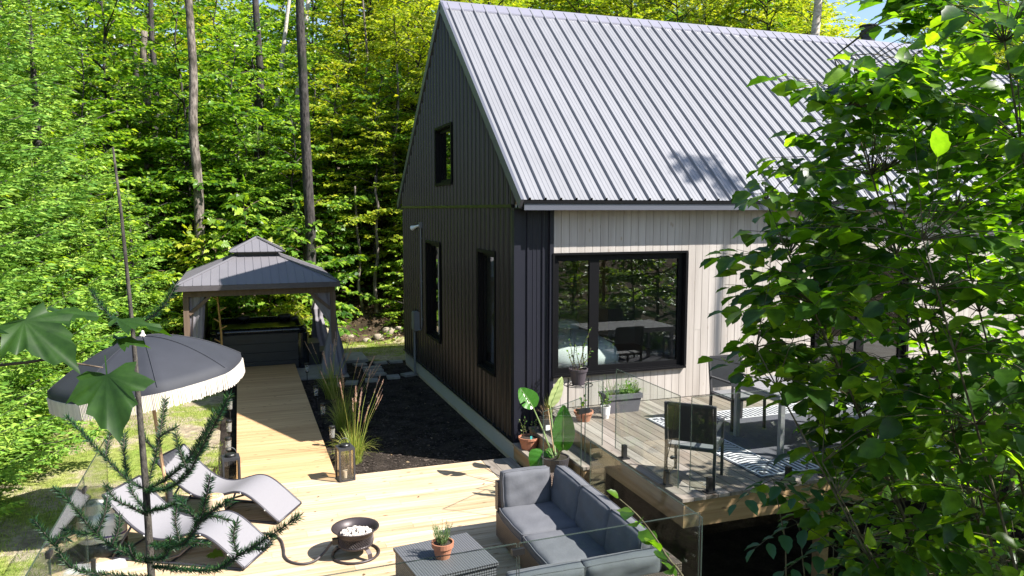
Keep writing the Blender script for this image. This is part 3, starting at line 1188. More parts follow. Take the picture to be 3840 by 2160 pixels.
def curtain(secs, label, n=44, pleats=9, depth=0.16):
    """gathered cloth: list of (z, cx, cy, rx, ry)"""
    mb = MB()
    fine = []
    for i in range(len(secs) - 1):
        for k in range(6):
            f = k / 6
            f = f * f * (3 - 2 * f)
            fine.append(tuple(a + (b - a) * f for a, b in zip(secs[i], secs[i + 1])))
    fine.append(secs[-1])
    for (z, cx, cy, rx, ry) in fine:
        for k in range(n):
            w = 2 * math.pi * k / n
            q = 1 + depth * math.sin(pleats * w + 2 * math.sin(z * 2)) + 0.06 * math.sin(4 * w + z * 5)
            mb.v.append((cx + rx * q * math.cos(w), cy + ry * q * math.sin(w), z))
    m_ = len(fine)
    for i in range(m_ - 1):
        for k in range(n):
            mb.f.append((i * n + k, i * n + (k + 1) % n, (i + 1) * n + (k + 1) % n, (i + 1) * n + k))
    return tag(mb.build('curtain', M['curtain'], smooth=True), label, 'curtain', 'curtains hanging from the gazebo')


curtain([(1.72, -1.98, 7.05, 0.20, 0.06), (1.45, -1.90, 7.05, 0.17, 0.07), (1.05, -1.74, 7.04, 0.085, 0.08), (0.95, -1.73, 7.04, 0.08, 0.08), (0.5, -1.74, 7.02, 0.17, 0.13), (-0.1, -1.76, 7.0, 0.27, 0.2)],
        'grey curtain tied to the gazebo post beside the stepping stones')
curtain([(1.72, -4.5, 7.06, 0.15, 0.06), (0.9, -4.52, 7.05, 0.12, 0.07), (0.55, -4.56, 7.0, 0.09, 0.08), (0.1, -4.56, 6.93, 0.17, 0.14), (-0.1, -4.56, 6.9, 0.24, 0.18)],
        'grey curtain on the gazebo post partly hidden by the parasol')
curtain([(1.72, -1.85, 10.0, 0.10, 0.1), (1.30, -1.83, 9.98, 0.07, 0.07), (1.22, -1.82, 9.96, 0.05, 0.05), (1.0, -1.80, 9.94, 0.15, 0.12), (0.8, -1.80, 9.94, 0.11, 0.1), (0.3, -1.76, 9.9, 0.17, 0.14), (-0.1, -1.72, 9.86, 0.2, 0.16)],
        'sunlit knotted curtain behind the right end of the hot tub', pleats=6, depth=0.2)
curtain([(1.72, -4.74, 9.9, 0.08, 0.14), (0.9, -4.78, 9.95, 0.06, 0.09), (0.3, -4.78, 9.95, 0.1, 0.14), (-0.1, -4.8, 9.95, 0.12, 0.17)],
        'shaded curtain on the far left gazebo post beside the fir trees')

# ------------------------------------------------------------------ hot tub


def rr_loop(x0, x1, y0, y1, r, n=7):
    out = []
    for (cx, cy, a0) in ((x1 - r, y1 - r, 0), (x0 + r, y1 - r, 90), (x0 + r, y0 + r, 180), (x1 - r, y0 + r, 270)):
        for k in range(n + 1):
            w = R(a0 + 90 * k / n)
            out.append((cx + r * math.cos(w), cy + r * math.sin(w)))
    return out


def loft(mb, rect, secs, n=7, cap=True):
    """secs: (inset, radius, z)"""
    x0, x1, y0, y1 = rect
    base = len(mb.v)
    c = 4 * (n + 1)
    for (i, r, z) in secs:
        mb.v += [(a, b, z) for a, b in rr_loop(x0 + i, x1 - i, y0 + i, y1 - i, r, n)]
    for j in range(len(secs) - 1):
        for k in range(c):
            mb.f.append((base + j * c + k, base + j * c + (k + 1) % c, base + (j + 1) * c + (k + 1) % c, base + (j + 1) * c + k))
    if cap:
        mb.f.append(tuple(base + (len(secs) - 1) * c + k for k in range(c)))


TUB = (-4.34, -2.21, 7.95, 10.06)
tub = thing('hot_tub', 'open black hot tub with plank look sides under the gazebo', 'hot tub', (-3.27, 9.0, -0.115))
s = MB()
secs = []
z = -0.112
while z < 0.70:
    secs += [(0.03, 0.16, z), (0.03, 0.16, z + 0.19), (0.042, 0.16, z + 0.194), (0.042, 0.16, z + 0.204)]
    z += 0.208
loft(s, TUB, secs)
s.build('cabinet', M['tub_side'], tub)
s = MB()
loft(s, TUB, [(0.03, 0.2, 0.722), (0.0, 0.2, 0.735), (0.0, 0.2, 0.80), (0.03, 0.2, 0.845), (0.10, 0.2, 0.86), (0.16, 0.2, 0.83), (0.2, 0.25, 0.6), (0.35, 0.3, 0.1)])
s.build('shell', M['tub_shell'], tub, smooth=True)
s = MB()
loft(s, TUB, [(0.185, 0.22, 0.70), (0.186, 0.22, 0.701)])
s.build('water', M['water'], tub)
for (px_, py_) in ((TUB[0] + .12, TUB[2] + .12), (TUB[1] - .12, TUB[2] + .12), (TUB[1] - .12, TUB[3] - .12), (TUB[0] + .12, TUB[3] - .12)):
    s = MB()
    s.lathe([(0.137, -0.11), (0.137, 0.7), (0.12, 0.715)], (px_, py_, 0), 20)
    s.build('corner_post', M['tub_shell'], tub)
for (px_, py_, a) in ((-2.62, 9.78, .1), (-2.42, 9.35, 1.4), (-3.6, 9.8, 0)):
    s = MB()
    s.blob((px_, py_, 0.86), 0.17, 0.1, 0.07, 14, 8, e=2.6, rot=__import__('mathutils').Matrix.Rotation(a, 3, 'Z'))
    s.build('headrest', M['dark_grey'], tub, smooth=True)
s = MB()
s.box(-3.75, -3.45, 7.965, 7.975, 0.56, 0.62)
s.build('grille', M['black'], tub)
s = MB()
loft(s, (-4.62, -4.40, 8.05, 9.9), [(0.0, 0.03, 0.62), (0.0, 0.03, 1.58), (0.02, 0.03, 1.6)], 3)
tag(s.build('tub_cover', M['vinyl']), 'folded black vinyl cover standing upright at left end of hot tub', 'tub cover')
stp = thing('tub_step', 'dark grey two tread plastic step beside the hot tub', 'step', (-2.02, 8.55, -0.115))
for (x0, x1, z0, z1) in ((-2.19, -1.93, 0.0, 0.40), (-1.925, -1.72, 0.0, 0.19)):
    s = MB()
    s.box(x0 + .01, x1 - .004, 8.26, 9.0, -0.113, z1 - 0.045)
    for k in range(8):
        s.box(x0, x1, 8.24 + k * 0.097, 8.24 + k * 0.097 + 0.085, z1 - 0.044, z1)
    s.build('tread', M['dark_grey'], stp)

rk = thing('towel_rack', 'wooden tree shaped towel stand in front of the hot tub', 'towel rack', (-4.06, 7.62, -0.115))
s = MB()
s.tube([(-4.06, 7.62, -0.11), (-4.06, 7.62, 0.8), (-4.11, 7.62, 1.64)], [0.024, 0.024, 0.02], 10)
s.build('pole', M['stick'], rk)
for (z, sx) in ((1.62, -1), (1.38, 1), (1.15, -1), (0.98, 1), (0.7, -1), (0.45, 1)):
    s = MB()
    s.tube([(-4.07 - .02 * z, 7.62, z - .06), (-4.07 + .13 * sx, 7.60, z + .02)], 0.014, 8)
    s.build('peg', M['stick'], rk)
s = MB()
s.bar((-4.3, 7.62, -0.095), (-3.84, 7.62, -0.095), 0.05, 0.04)
s.bar((-4.06, 7.4, -0.055), (-4.06, 7.84, -0.055), 0.05, 0.038)
s.build('base', M['stick'], rk)

# ------------------------------------------------------------------ parasol
UB = Vector((-4.47, -0.80, 0))
UT = Vector((-4.665, -0.79, 2.12))
um = thing('parasol', 'black round garden parasol with cream fringe and wooden pole', 'parasol', tuple(UB))
s = MB()
s.tube([UB + V(0, 0, .03), UB.lerp(UT, 0.5), UT], 0.019, 12)
s.build('pole', M['pole'], um)
s = MB()
s.lathe([(0.22, 0), (0.22, 0.03), (0.2, 0.05), (0.04, 0.07), (0.034, 0.42), (0.03, 0.43)], UB, 24)
s.build('base', M['dark_grey'], um)
tl = R(6.8)
ct, sn = math.cos(tl), math.sin(tl)


def um_pt(r, w, z):
    x, y = r * math.cos(w), r * math.sin(w)
    return (UT.x + x * ct - z * sn, UT.y + y, UT.z + x * sn + z * ct)


UR = 0.985
NR = 8
W0 = R(-80)


def um_r(w):
    """rim radius: slightly hollow between the ribs"""
    k = ((w - W0) % (2 * math.pi / NR)) / (2 * math.pi / NR)
    return UR * (1 - 0.055 * math.sin(math.pi * k))


def um_z(f, w):
    k = ((w - W0) % (2 * math.pi / NR)) / (2 * math.pi / NR)
    return -0.40 * f ** 1.8 - 0.022 * math.sin(math.pi * k) * f * (1.4 - f) - .0


s = MB()
nu, nv = 64, 12
for j in range(nv + 1):
    f = j / nv
    for k in range(nu):
        w = W0 + 2 * math.pi * k / nu
        s.v.append(um_pt(max(0.004, f) * um_r(w), w, um_z(f, w)))
for k in range(nu):
    w = W0 + 2 * math.pi * k / nu
    s.v.append(um_pt(um_r(w) * 1.004, w, um_z(1, w) - 0.085))
for j in range(nv + 1):
    for k in range(nu):
        s.f.append((j * nu + k, j * nu + (k + 1) % nu, (j + 1) * nu + (k + 1) % nu, (j + 1) * nu + k))
s.build('canopy', M['canopy'], um, smooth=True)
s = MB()
for k in range(NR):
    w = W0 + 2 * math.pi * k / NR
    pts = [um_pt(f * um_r(w), w, um_z(f, w) + 0.004) for f in np.linspace(0.03, 1, 10)]
    s.tube(pts, 0.005, 5)
s.build('seam_piping', M['canopy'], um)
s = MB()
s.lathe([(0.03, -0.01), (0.034, 0.012), (0.02, 0.03), (0.014, 0.06), (0.0, 0.07)], UT, 12)
s.build('finial', M['fringe'], um)
s = MB()
rr = random.Random(5)
nf = 420
for k in range(nf):
    w = W0 + 2 * math.pi * k / nf
    r = um_r(w) * 1.006
    z0 = um_z(1, w) - 0.06
    L = 0.165 * (1 + 0.06 * rr.uniform(-1, 1))
    a, b = um_pt(r, w - .0055, z0), um_pt(r, w + .0055, z0)
    jt = rr.uniform(-.004, .004)
    c, d = um_pt(r * 1.006, w + .0050 + jt, z0 - L), um_pt(r * 1.006, w - .0050 + jt, z0 - L)
    a2, b2 = um_pt(r + .010, w - .0055, z0), um_pt(r + .010, w + .0055, z0)
    c2, d2 = um_pt(r + .010, w + .005 + jt, z0 - L), um_pt(r + .010, w - .005 + jt, z0 - L)
    n = len(s.v)
    s.v += [a, b, c, d, a2, b2, c2, d2]
    for q in ((0, 1, 2, 3), (7, 6, 5, 4), (0, 3, 7, 4), (1, 5, 6, 2), (3, 2, 6, 7), (0, 4, 5, 1)):
        s.f.append(tuple(n + i for i in q))
s.build('fringe', M['fringe'], um)
for k in range(NR):
    w = W0 + 2 * math.pi * k / NR
    s = MB()
    s.tube([um_pt(f * um_r(w), w, um_z(f, w) - 0.012) for f in np.linspace(0.03, .98, 6)], 0.006, 5)
    s.build('rib', M['pole'], um)

# ------------------------------------------------------------------ wave loungers
PROF = [(0, .67), (.12, .545), (.25, .42), (.38, .325), (.5, .27), (.62, .255), (.74, .275), (.86, .315), (.97, .345), (1.07, .34), (1.17, .295), (1.28, .215), (1.4, .115), (1.5, .035)]


def prof_fine(n=44):
    out = []
    P = PROF
    for q in range(n + 1):
        f = q / n * (len(P) - 1)
        i = min(int(f), len(P) - 2)
        t = f - i
        p0, p1, p2, p3 = P[max(i - 1, 0)], P[i], P[i + 1], P[min(i + 2, len(P) - 1)]
        r = []
        for a, b, c, d in zip(p0, p1, p2, p3):
            r.append(0.5 * (2 * b + (c - a) * t + (2 * a - 5 * b + 4 * c - d) * t * t + (3 * b - a - 3 * c + d) * t ** 3))
        out.append(tuple(r))
    return out


def lounger(label, loc, rz):
    o = thing('sun_lounger', label, 'sun lounger', loc, rz, 'wave sun loungers on the pine deck')
    OFFSET[o.name] = (0, 0, 0)
    pf = prof_fine()
    hw = 0.285
    s = MB()
    for (x, z) in pf:
        s.v += [(x, -hw + .012, z + .006), (x, hw - .012, z + .006)]
    for i in range(len(pf) - 1):
        s.f.append((2 * i, 2 * i + 2, 2 * i + 3, 2 * i + 1))
    s.build('sling', M['sling'], o, smooth=True)
    s = MB()
    for sg in (-1, 1):
        s.tube([(x, sg * hw, z) for x, z in pf], 0.0145, 8)
    s.tube([(pf[0][0], -hw, pf[0][1]), (pf[0][0], hw, pf[0][1])], 0.012, 8)
    s.tube([(pf[-1][0], -hw, pf[-1][1] - .005), (pf[-1][0], hw, pf[-1][1] - .005)], 0.012, 8)
    s.build('frame', M['steel_dark'], o, smooth=True)
    for sg in (-1, 1):
        s = MB()
        y = sg * (hw - .02)
        s.tube([(0.30, y, .38), (0.18, y, .2), (0.06, y, .016)], 0.012, 8)
        s.build('leg', M['steel_dark'], o, smooth=True)
        s = MB()
        s.tube([(0.98, y, .335), (0.93, y, .22), (0.80, y, .10), (0.55, y, .016)], 0.012, 8)
        s.build('leg', M['steel_dark'], o, smooth=True)
        s = MB()
        s.tube([(0.05, y, .014), (0.8, y, .014), (1.48, y, .014)], 0.013, 8)
        s.build('floor_rail', M['steel_dark'], o)
    s = MB()
    for x in (.08, .7):
        s.tube([(x, -hw + .02, .016), (x, hw - .02, .016)], 0.011, 8)
    s.build('cross_bar', M['steel_dark'], o)
    s = MB()
    for (x, z) in pf[3::9]:
        for sg in (-1,):
            s.blob((x, sg * (hw + .014), z), .008, .004, .008, 8, 5)
    s.build('rivet', M['tag'], o)
    return o


lounger('grey wave lounger beside the lantern, just behind the log stump', (-4.485, -0.385, 0), R(-29.4))
lounger('grey wave lounger nearest the camera with the white tank at its head', (-4.86, -1.43, 0), R(-29.4))

lg = thing('log_stump', 'short peeled log standing as a side table between the two loungers', 'log', (-3.99, -1.1, 0))
s = MB()
prof = [(.10, 0), (.108, .02), (.106, .2), (.104, .31), (.098, .325), (.0, .327)]
s.lathe(prof, (-3.99, -1.1, 0), 22)
s.v = [(-3.99 + (x + 3.99) * (1 + .04 * math.sin(3 * math.atan2(y + 1.1, x + 3.99))), y, z) for x, y, z in s.v]
s.build('log', M['log'], lg, smooth=False)
s = MB()
for q in (.03, .055, .078):
    s.tube([(-3.99 + q * math.cos(w), -1.1 + q * math.sin(w), .3275) for w in np.linspace(0, 6.28, 20)[:-1]], .003, 4, closed=True)
s.build('growth_ring', M['stick'], lg)

# propane tank and its hose
tk = thing('gas_tank', 'white gas tank with printed label on a black base ring', 'gas tank', (-4.98, -1.47, 0))
tc = (-4.98, -1.47, 0)
s = MB()
s.lathe([(.06, .10), (.12, .115), (.152, .16), (.156, .22), (.156, .34), (.145, .39), (.1, .43), (.04, .445)], tc, 26)
s.build('body', M['tank'], tk, smooth=True)
s = MB()
s.lathe([(.165, 0), (.17, .03), (.16, .12), (.14, .14), (.12, .12), (.12, .0)], tc, 26, cap=False)
s.build('base_ring', M['black'], tk, smooth=True)
s = MB()
s.lathe([(.1585, .235), (.1585, .33)], tc, 26, cap=False)
s.build('label', M['tank_label'], tk, smooth=True)
s = MB()
s.lathe([(.1592, .205), (.1592, .222)], tc, 26, cap=False)
s.build('band', M['purple'], tk, smooth=True)
s = MB()
s.lathe([(.10, .42), (.105, .53), (.09, .545)], tc, 20, cap=False)
s.lathe([(.02, .44), (.02, .5), (.03, .5), (.03, .53), (.0, .53)], tc, 10)
s.build('collar', M['tank'], tk)
hp = [(-4.9, -1.42, .46), (-4.72, -1.36, .2), (-4.5, -1.40, .03), (-4.1, -1.55, .012), (-3.8, -1.55, .013), (-3.53, -1.56, .013), (-3.41, -1.63, .013), (-3.32, -1.80, .013), (-3.30, -2.05, .013), (-3.30, -2.23, .013), (-3.25, -2.38, .013),
      (-3.14, -2.47, .014), (-3.02, -2.45, .02), (-2.92, -2.39, .07), (-2.85, -2.40, .16), (-2.80, -2.42, .20)]


def spline(P, k=5):
    out = []
    P = [Vector(p) for p in P]
    for i in range(len(P) - 1):
        p0, p1, p2, p3 = P[max(i - 1, 0)], P[i], P[i + 1], P[min(i + 2, len(P) - 1)]
        for q in range(k):
            t = q / k
            out.append(0.5 * (2 * p1 + (p2 - p0) * t + (2 * p0 - 5 * p1 + 4 * p2 - p3) * t * t + (3 * p1 - p0 - 3 * p2 + p3) * t ** 3))
    out.append(P[-1])
    return out


s = MB()
s.tube(spline(hp), 0.012, 8)
tag(s.build('gas_hose', M['hose'], smooth=True), 'dark rubber hose running across the deck to the fire bowl', 'hose')

bk = thing('magazine', 'folded magazine lying on the deck by the glass fence', 'magazine', (-4.93, -1.86, 0.0))
s = MB()
s.obox((-4.93, -1.86, .012), V(.13, .03, 0), V(-.025, .10, 0), V(0, 0, .01))
s.build('pages', M['book'], bk)
s = MB()
s.obox((-4.95, -1.92, .028), V(.13, .03, 0), V(-.01, .035, 0), V(0, 0, .006))
s.build('cover', M['tag'], bk)

# ------------------------------------------------------------------ fire bowl
FC = (-2.61, -2.40, 0)
fp = thing('fire_bowl', 'portable gas fire bowl full of pale stones on a ring stand', 'fire pit', FC)
s = MB()
s.lathe([(.13, .10), (.165, .105), (.178, .118), (.178, .135)], FC, 32)
s.lathe([(.178, .215), (.180, .235), (.235, .285), (.242, .290), (.240, .297), (.222, .292), (.172, .238), (.168, .215), (.178, .215)], FC, 40, cap=False)
s.build('bowl', M['bronze'], fp, smooth=True)
s = MB()
nl = 44
for k in range(nl):
    w = 2 * math.pi * k / nl
    for sg in (1, -1):
        pts = [(FC[0] + .178 * math.cos(w + sg * t * .36), FC[1] + .178 * math.sin(w + sg * t * .36), .135 + .08 * t) for t in (0, .33, .66, 1)]
        s.tube(pts, .0038, 4, cap=False)
s.build('lattice_band', M['bronze'], fp)
s = MB()
s.lathe([(0, .11), (.165, .112), (.168, .215), (.0, .215)], FC, 24)
s.build('inner_pan', M['black'], fp)
s = MB()
rr = random.Random(11)
for k in range(190):
    r = .15 * math.sqrt(rr.random())
    w = rr.uniform(0, 6.28)
    z = .222 + .03 * (1 - r / .16) + rr.uniform(0, .014)
    q = rr.uniform(.010, .019)
    s.blob((FC[0] + r * math.cos(w), FC[1] + r * math.sin(w), z), q * 1.15, q, q * .8, 7, 5, jit=.06, seed=k)
tag(s.build('stones', M['pebble'], fp, smooth=True), kind='stuff')
s = MB()
s.tube([(FC[0] + .235 * math.cos(w), FC[1] + .235 * math.sin(w), .014) for w in np.linspace(0, 2 * math.pi, 37)[:-1]], .0125, 8, closed=True)
s.build('stand_ring', M['bronze'], fp, smooth=True)
for w in (R(-60), R(60), R(180)):
    s = MB()
    c, n = math.cos(w), math.sin(w)
    pts = [(FC[0] + r * c, FC[1] + r * n, z) for r, z in ((.235, .02), (.225, .07), (.19, .105), (.15, .11))]
    for a, b in zip(pts[:-1], pts[1:]):
        s.bar(a, b, .05, .006, (c, n, .3))
    s.build('strut', M['bronze'], fp)
s = MB()
s.box(FC[0] - .235, FC[0] - .18, FC[1] - .05, FC[1] + .0, .15, .21)
s.build('valve', M['black'], fp)


# ------------------------------------------------------------------ lanterns and stake lights
def lantern(label, loc, rz, h=0.42, w=0.20):
    o = thing('lantern', label, 'lantern', loc, rz, 'square lanterns beside the boardwalk')
    OFFSET[o.name] = (0, 0, 0)
    q = w / 2
    s = MB()
    s.box(-q, q, -q, q, 0.0, 0.022)
    s.box(-q, q, -q, q, h - 0.03, h)
    for a in (-1, 1):
        for b in (-1, 1):
            s.box(min(a * q, a * (q - .022)), max(a * q, a * (q - .022)), min(b * q, b * (q - .022)), max(b * q, b * (q - .022)), 0.0225, h - 0.0305)
    s.build('frame', M['dark_grey'], o)
    s = MB()
    s.lathe([(q * .62, h), (q * .62, h + .025), (q * .55, h + .035), (0, h + .037)], (0, 0, 0), 20)
    s.build('solar_cap', M['black'], o)
    s = MB()
    s.tube([(q * .72 * math.cos(t), .02 + q * .2 * math.sin(t), h + .012 + q * .85 * math.sin(t)) for t in np.linspace(0, math.pi, 16)], .0045, 6)
    s.build('handle', M['dark_grey'], o)
    for (x0, x1, y0, y1) in ((-q + .022, q - .022, -q + .01, -q + .013), (-q + .022, q - .022, q - .013, q - .01), (-q + .01, -q + .013, -q + .022, q - .022), (q - .013, q - .01, -q + .022, q - .022)):
        s = MB()
        s.box(x0, x1, y0, y1, .0235, h - .0315)
        s.build('pane', M['glass_clear'], o)
    s = MB()
    s.lathe([(.035, .024), (.035, .12), (.0, .122)], (0, 0, 0), 14)
    s.build('candle', M['fringe'], o)
    return o


lantern('tall square black lantern at the soil bed corner of the deck', (-2.42, -0.13, 0), R(8), 0.44, 0.21)
lantern('tall square black lantern behind the far sun lounger', (-3.82, -0.06, 0), R(5), 0.44, 0.21)


def stake(label, loc, h=0.40):
    o = thing('stake_light', label, 'garden light', loc, random.uniform(-.3, .3), 'solar stake lights along the boardwalk')
    OFFSET[o.name] = (0, 0, 0)
    s = MB()
    s.tube([(0, 0, -.05), (0, 0, h - .19)], .009, 6)
    s.build('stake', M['black'], o)
    s = MB()
    s.lathe([(.02, h - .20), (.034, h - .185), (.036, h - .17)], (0, 0, 0), 14)
    s.lathe([(.012, h - .17), (.012, h - .13), (.02, h - .12), (.0, h - .1)], (0, 0, 0), 8)
    s.build('socket', M['black'], o)
    s = MB()
    s.lathe([(.036, h - .17), (.043, h - .03)], (0, 0, 0), 16, cap=False)
    s.build('shade', M['lamp_shade'], o)
    s = MB()
    s.lathe([(.046, h - .032), (.046, h), (.04, h + .006), (0, h + .007)], (0, 0, 0), 16)
    s.build('cap', M['black'], o)
    return o


for lab, x, y in (('stake light on the lawn side of the boardwalk, next to the lantern', -3.87, 1.25),
                  ('stake light on the lawn side, second from the lantern', -3.87, 2.2),
                  ('stake light on the lawn side, third from the lantern', -3.87, 3.6),
                  ('stake light on the lawn side under the parasol fringe', -3.86, 6.3),
                  ('stake light on the soil side, just behind the lantern and sunlit grass', -2.42, 1.35),
                  ('stake light on the soil side, second from the lantern', -2.41, 2.75),
                  ('stake light on the soil side, third from the lantern', -2.40, 4.1),
                  ('stake light on the soil side, closest to the hot tub', -2.38, 6.3)):
    stake(lab, (x, y, gh(x, y)), 0.47)

# ------------------------------------------------------------------ stepping stones, rocks
pv = [(-.56, 7.97, .3, .2, 5), (-.18, 8.0, .3, .2, 2), (-.84, 7.47, .42, .2, 8), (-.86, 7.13, .42, .2, 8), (-.87, 6.70, .42, .2, 10), (-.56, 6.33, .27, .27, -4), (-.18, 6.46, .3, .24, 20), (-1.06, 6.17, .27, .25, -8), (-1.49, 6.06, .26, .24, -14), (-1.86, 6.02, .25, .24, -5), (-1.05, 7.92, .3, .2, 10)]
names = ['small square paver near the house, back row', 'paver against the foundation, back row', 'long paver third from the curtain', 'long paver below the back row', 'long paver in the middle of the trio', 'square paver right of the trio', 'square paver closest to the conduit', 'square paver in the front row, centre', 'square paver in the front row beside the reeds', 'square paver in front of the tied curtain', 'paver beside the gazebo slab']
for (x, y, a, b, r), nm in zip(pv, names):
    s = MB()
    c, n = math.cos(R(r)), math.sin(R(r))
    s.obox((x, y, gh(x, y) + .035), V(a / 2 * c, a / 2 * n, 0), V(-b / 2 * n, b / 2 * c, 0), V(0, 0, .03))
    tag(s.build('stepping_stone', M['slab']), nm, 'stepping stone', 'pavers laid in the dark soil')
s = MB()
s.box(-1.43, -0.78, 8.35, 9.4, -.17, -.09)
tag(s.build('paving_slab', M['slab']), 'large pale slab on the lawn beside the gazebo post', 'paving slab')
rr = random.Random(21)
rocks = [(-1.45, 11.5, .34), (-0.35, 11.35, .13), (0.02, 11.5, .16), (-.75, 11.7, .1), (-2.6, 11.4, .14), (-3.4, 11.5, .12), (.7, 12.1, .12), (-5.2, 10.9, .2), (.35, 11.8, .2), (-1.9, 11.9, .2)]
for i, (x, y, r) in enumerate(rocks):
    s = MB()
    s.blob((x, y, gh(x, y) + r * .3), r, r * .8, r * .62, 16, 10, e=2.3, jit=.05, seed=i + 3)
    lab = 'large rounded boulder behind the tied gazebo curtain' if i == 0 else 'small field stone along the foot of the wooded bank'
    tag(s.build('rock', M['rock'], smooth=True), lab, 'rock', None if i == 0 else 'field stones along the wooded bank')

# ------------------------------------------------------------------ wicker sofa and table
from mathutils import Matrix
sf = thing('wicker_sofa', 'brown wicker corner sofa with slate grey cushions', 'sofa', (-0.8, -3.6, 0))
s = MB()
s.box(-1.13, -0.30, -4.78, -2.5, 0.03, 0.30)
s.box(-1.76, -1.131, -4.78, -4.1, 0.03, 0.30)
s.build('base', M['wicker'], sf)
s = MB()
s.box(-0.37, -0.28, -4.80, -2.44, 0.302, 0.62)
s.box(-1.12, -0.371, -2.53, -2.44, 0.302, 0.62)
s.box(-1.78, -0.371, -4.86, -4.781, 0.03, 0.56)
s.build('back_panel', M['wicker'], sf)


def cushion(cx, cy, cz, rx, ry, rz, rot=None, e=5.0, seed=0):
    s = MB()
    s.blob((cx, cy, cz), rx, ry, rz, 36, 18, e=e, jit=.012, rot=rot, seed=seed)
    return s


rx_ = Matrix.Rotation(R(-10), 3, 'X')
ry_ = Matrix.Rotation(R(10), 3, 'Y')


def slab_cushion(c, hx, hy, hz, m3, seed, puff=.35):
    """boxy cushion: flat panel faces, soft edges, piped seams, a few creases"""
    s = MB()
    r_ = random.Random(seed)
    n = 16
    ph = [r_.uniform(0, 6.28) for _ in range(5)]
    grid = {}
    for side in (1, -1):
        for i in range(n + 1):
            for j in range(n + 1):
                u, v = -1 + 2 * i / n, -1 + 2 * j / n
                e = (1 - abs(u) ** 5) * (1 - abs(v) ** 5)
                edge = i in (0, n) or j in (0, n)
                if edge and side == -1:
                    continue
                cr = .05 * math.sin(5 * u + 3 * v + ph[0]) + .04 * math.sin(9 * v - 4 * u + ph[1]) + .035 * math.sin(13 * u + ph[2]) * abs(v)
                z = side * hz * ((1 - puff) + puff * max(0, e) ** .5 + cr * e) if not edge else 0
                if edge:
                    z = side * hz * .55
                k = 1 - .035 * (u * u * v * v) - .02 * math.sin(7 * (u + v) + ph[3]) * (1 if edge else 0) * .3
                grid[(side, i, j)] = len(s.v)
                s.v.append((u * hx * k, v * hy * k, z))
    for i in range(n + 1):
        for j in range(n + 1):
            if i in (0, n) or j in (0, n):
                x, y, z = s.v[grid[(1, i, j)]]
                grid[(-1, i, j)] = len(s.v)
                s.v.append((x, y, -hz * .55))
    for i in range(n):
        for j in range(n):
            s.f.append((grid[(1, i, j)], grid[(1, i + 1, j)], grid[(1, i + 1, j + 1)], grid[(1, i, j + 1)]))
            s.f.append((grid[(-1, i, j)], grid[(-1, i, j + 1)], grid[(-1, i + 1, j + 1)], grid[(-1, i + 1, j)]))
    ring = [(i, 0) for i in range(n)] + [(n, j) for j in range(n)] + [(i, n) for i in range(n, 0, -1)] + [(0, j) for j in range(n, 0, -1)]
    for q in range(len(ring)):
        a_, b_ = ring[q], ring[(q + 1) % len(ring)]
        s.f.append((grid[(1, *b_)], grid[(1, *a_)], grid[(-1, *a_)], grid[(-1, *b_)]))
    P = MB()
    for side in (1, -1):
        P.tube([Vector(s.v[grid[(side, *q)]]) for q in ring], .006, 5, closed=True)
    c = Vector(c)
    for mb in (s, P):
        mb.v = [tuple(m3 @ Vector(p_) + c) for p_ in mb.v]
    return s, P


def add_cushion(name, c, hx, hy, hz, m3, seed, puff=.35):
    s, P = slab_cushion(c, hx, hy, hz, m3, seed, puff)
    o = s.build(name, M['cushion'], sf, smooth=True)
    P.build('piping', M['cushion'], o, smooth=True)


I3 = Matrix.Identity(3)
RXm = Matrix.Rotation(R(90), 3, 'X')
RYm = Matrix.Rotation(R(90), 3, 'Y')
for i, (cy, hy) in enumerate(((-3.02, .36), (-3.74, .355))):
    add_cushion('seat_cushion', (-0.83, cy, .355), .335, hy, .065, I3, 40 + i, .25)
add_cushion('seat_cushion', (-1.1, -4.42, .355), .64, .30, .065, I3, 44, .25)
add_cushion('back_cushion', (-0.84, -2.63, .565), .27, .20, .085, Matrix.Rotation(R(-8), 3, 'X') @ RXm, 45)
for i, (cy, hy) in enumerate(((-2.95, .33), (-3.60, .325), (-4.22, .30))):
    add_cushion('back_cushion', (-0.47, cy, .57), .205, hy, .09, Matrix.Rotation(R(9), 3, 'Y') @ RYm, 50 + i)
for i, (cx, hx) in enumerate(((-1.44, .32), (-0.78, .35))):
    add_cushion('back_cushion', (cx, -4.66, .535), hx, .17, .085, Matrix.Rotation(R(10), 3, 'X') @ RXm, 60 + i, .5)

tb = thing('coffee_table', 'low black wicker coffee table holding a rosemary pot', 'coffee table', (-1.97, -3.56, 0), R(7.5))
OFFSET[tb.name] = (0, 0, 0)
s = MB()
s.box(-.355, .355, -.34, .34, .02, .375)
s.build('body', M['wicker_table'], tb)
s = MB()
s.box(-.37, .37, -.355, .355, .3752, .405)
s.build('top', M['wicker_table'], tb)

# ------------------------------------------------------------------ glass fences


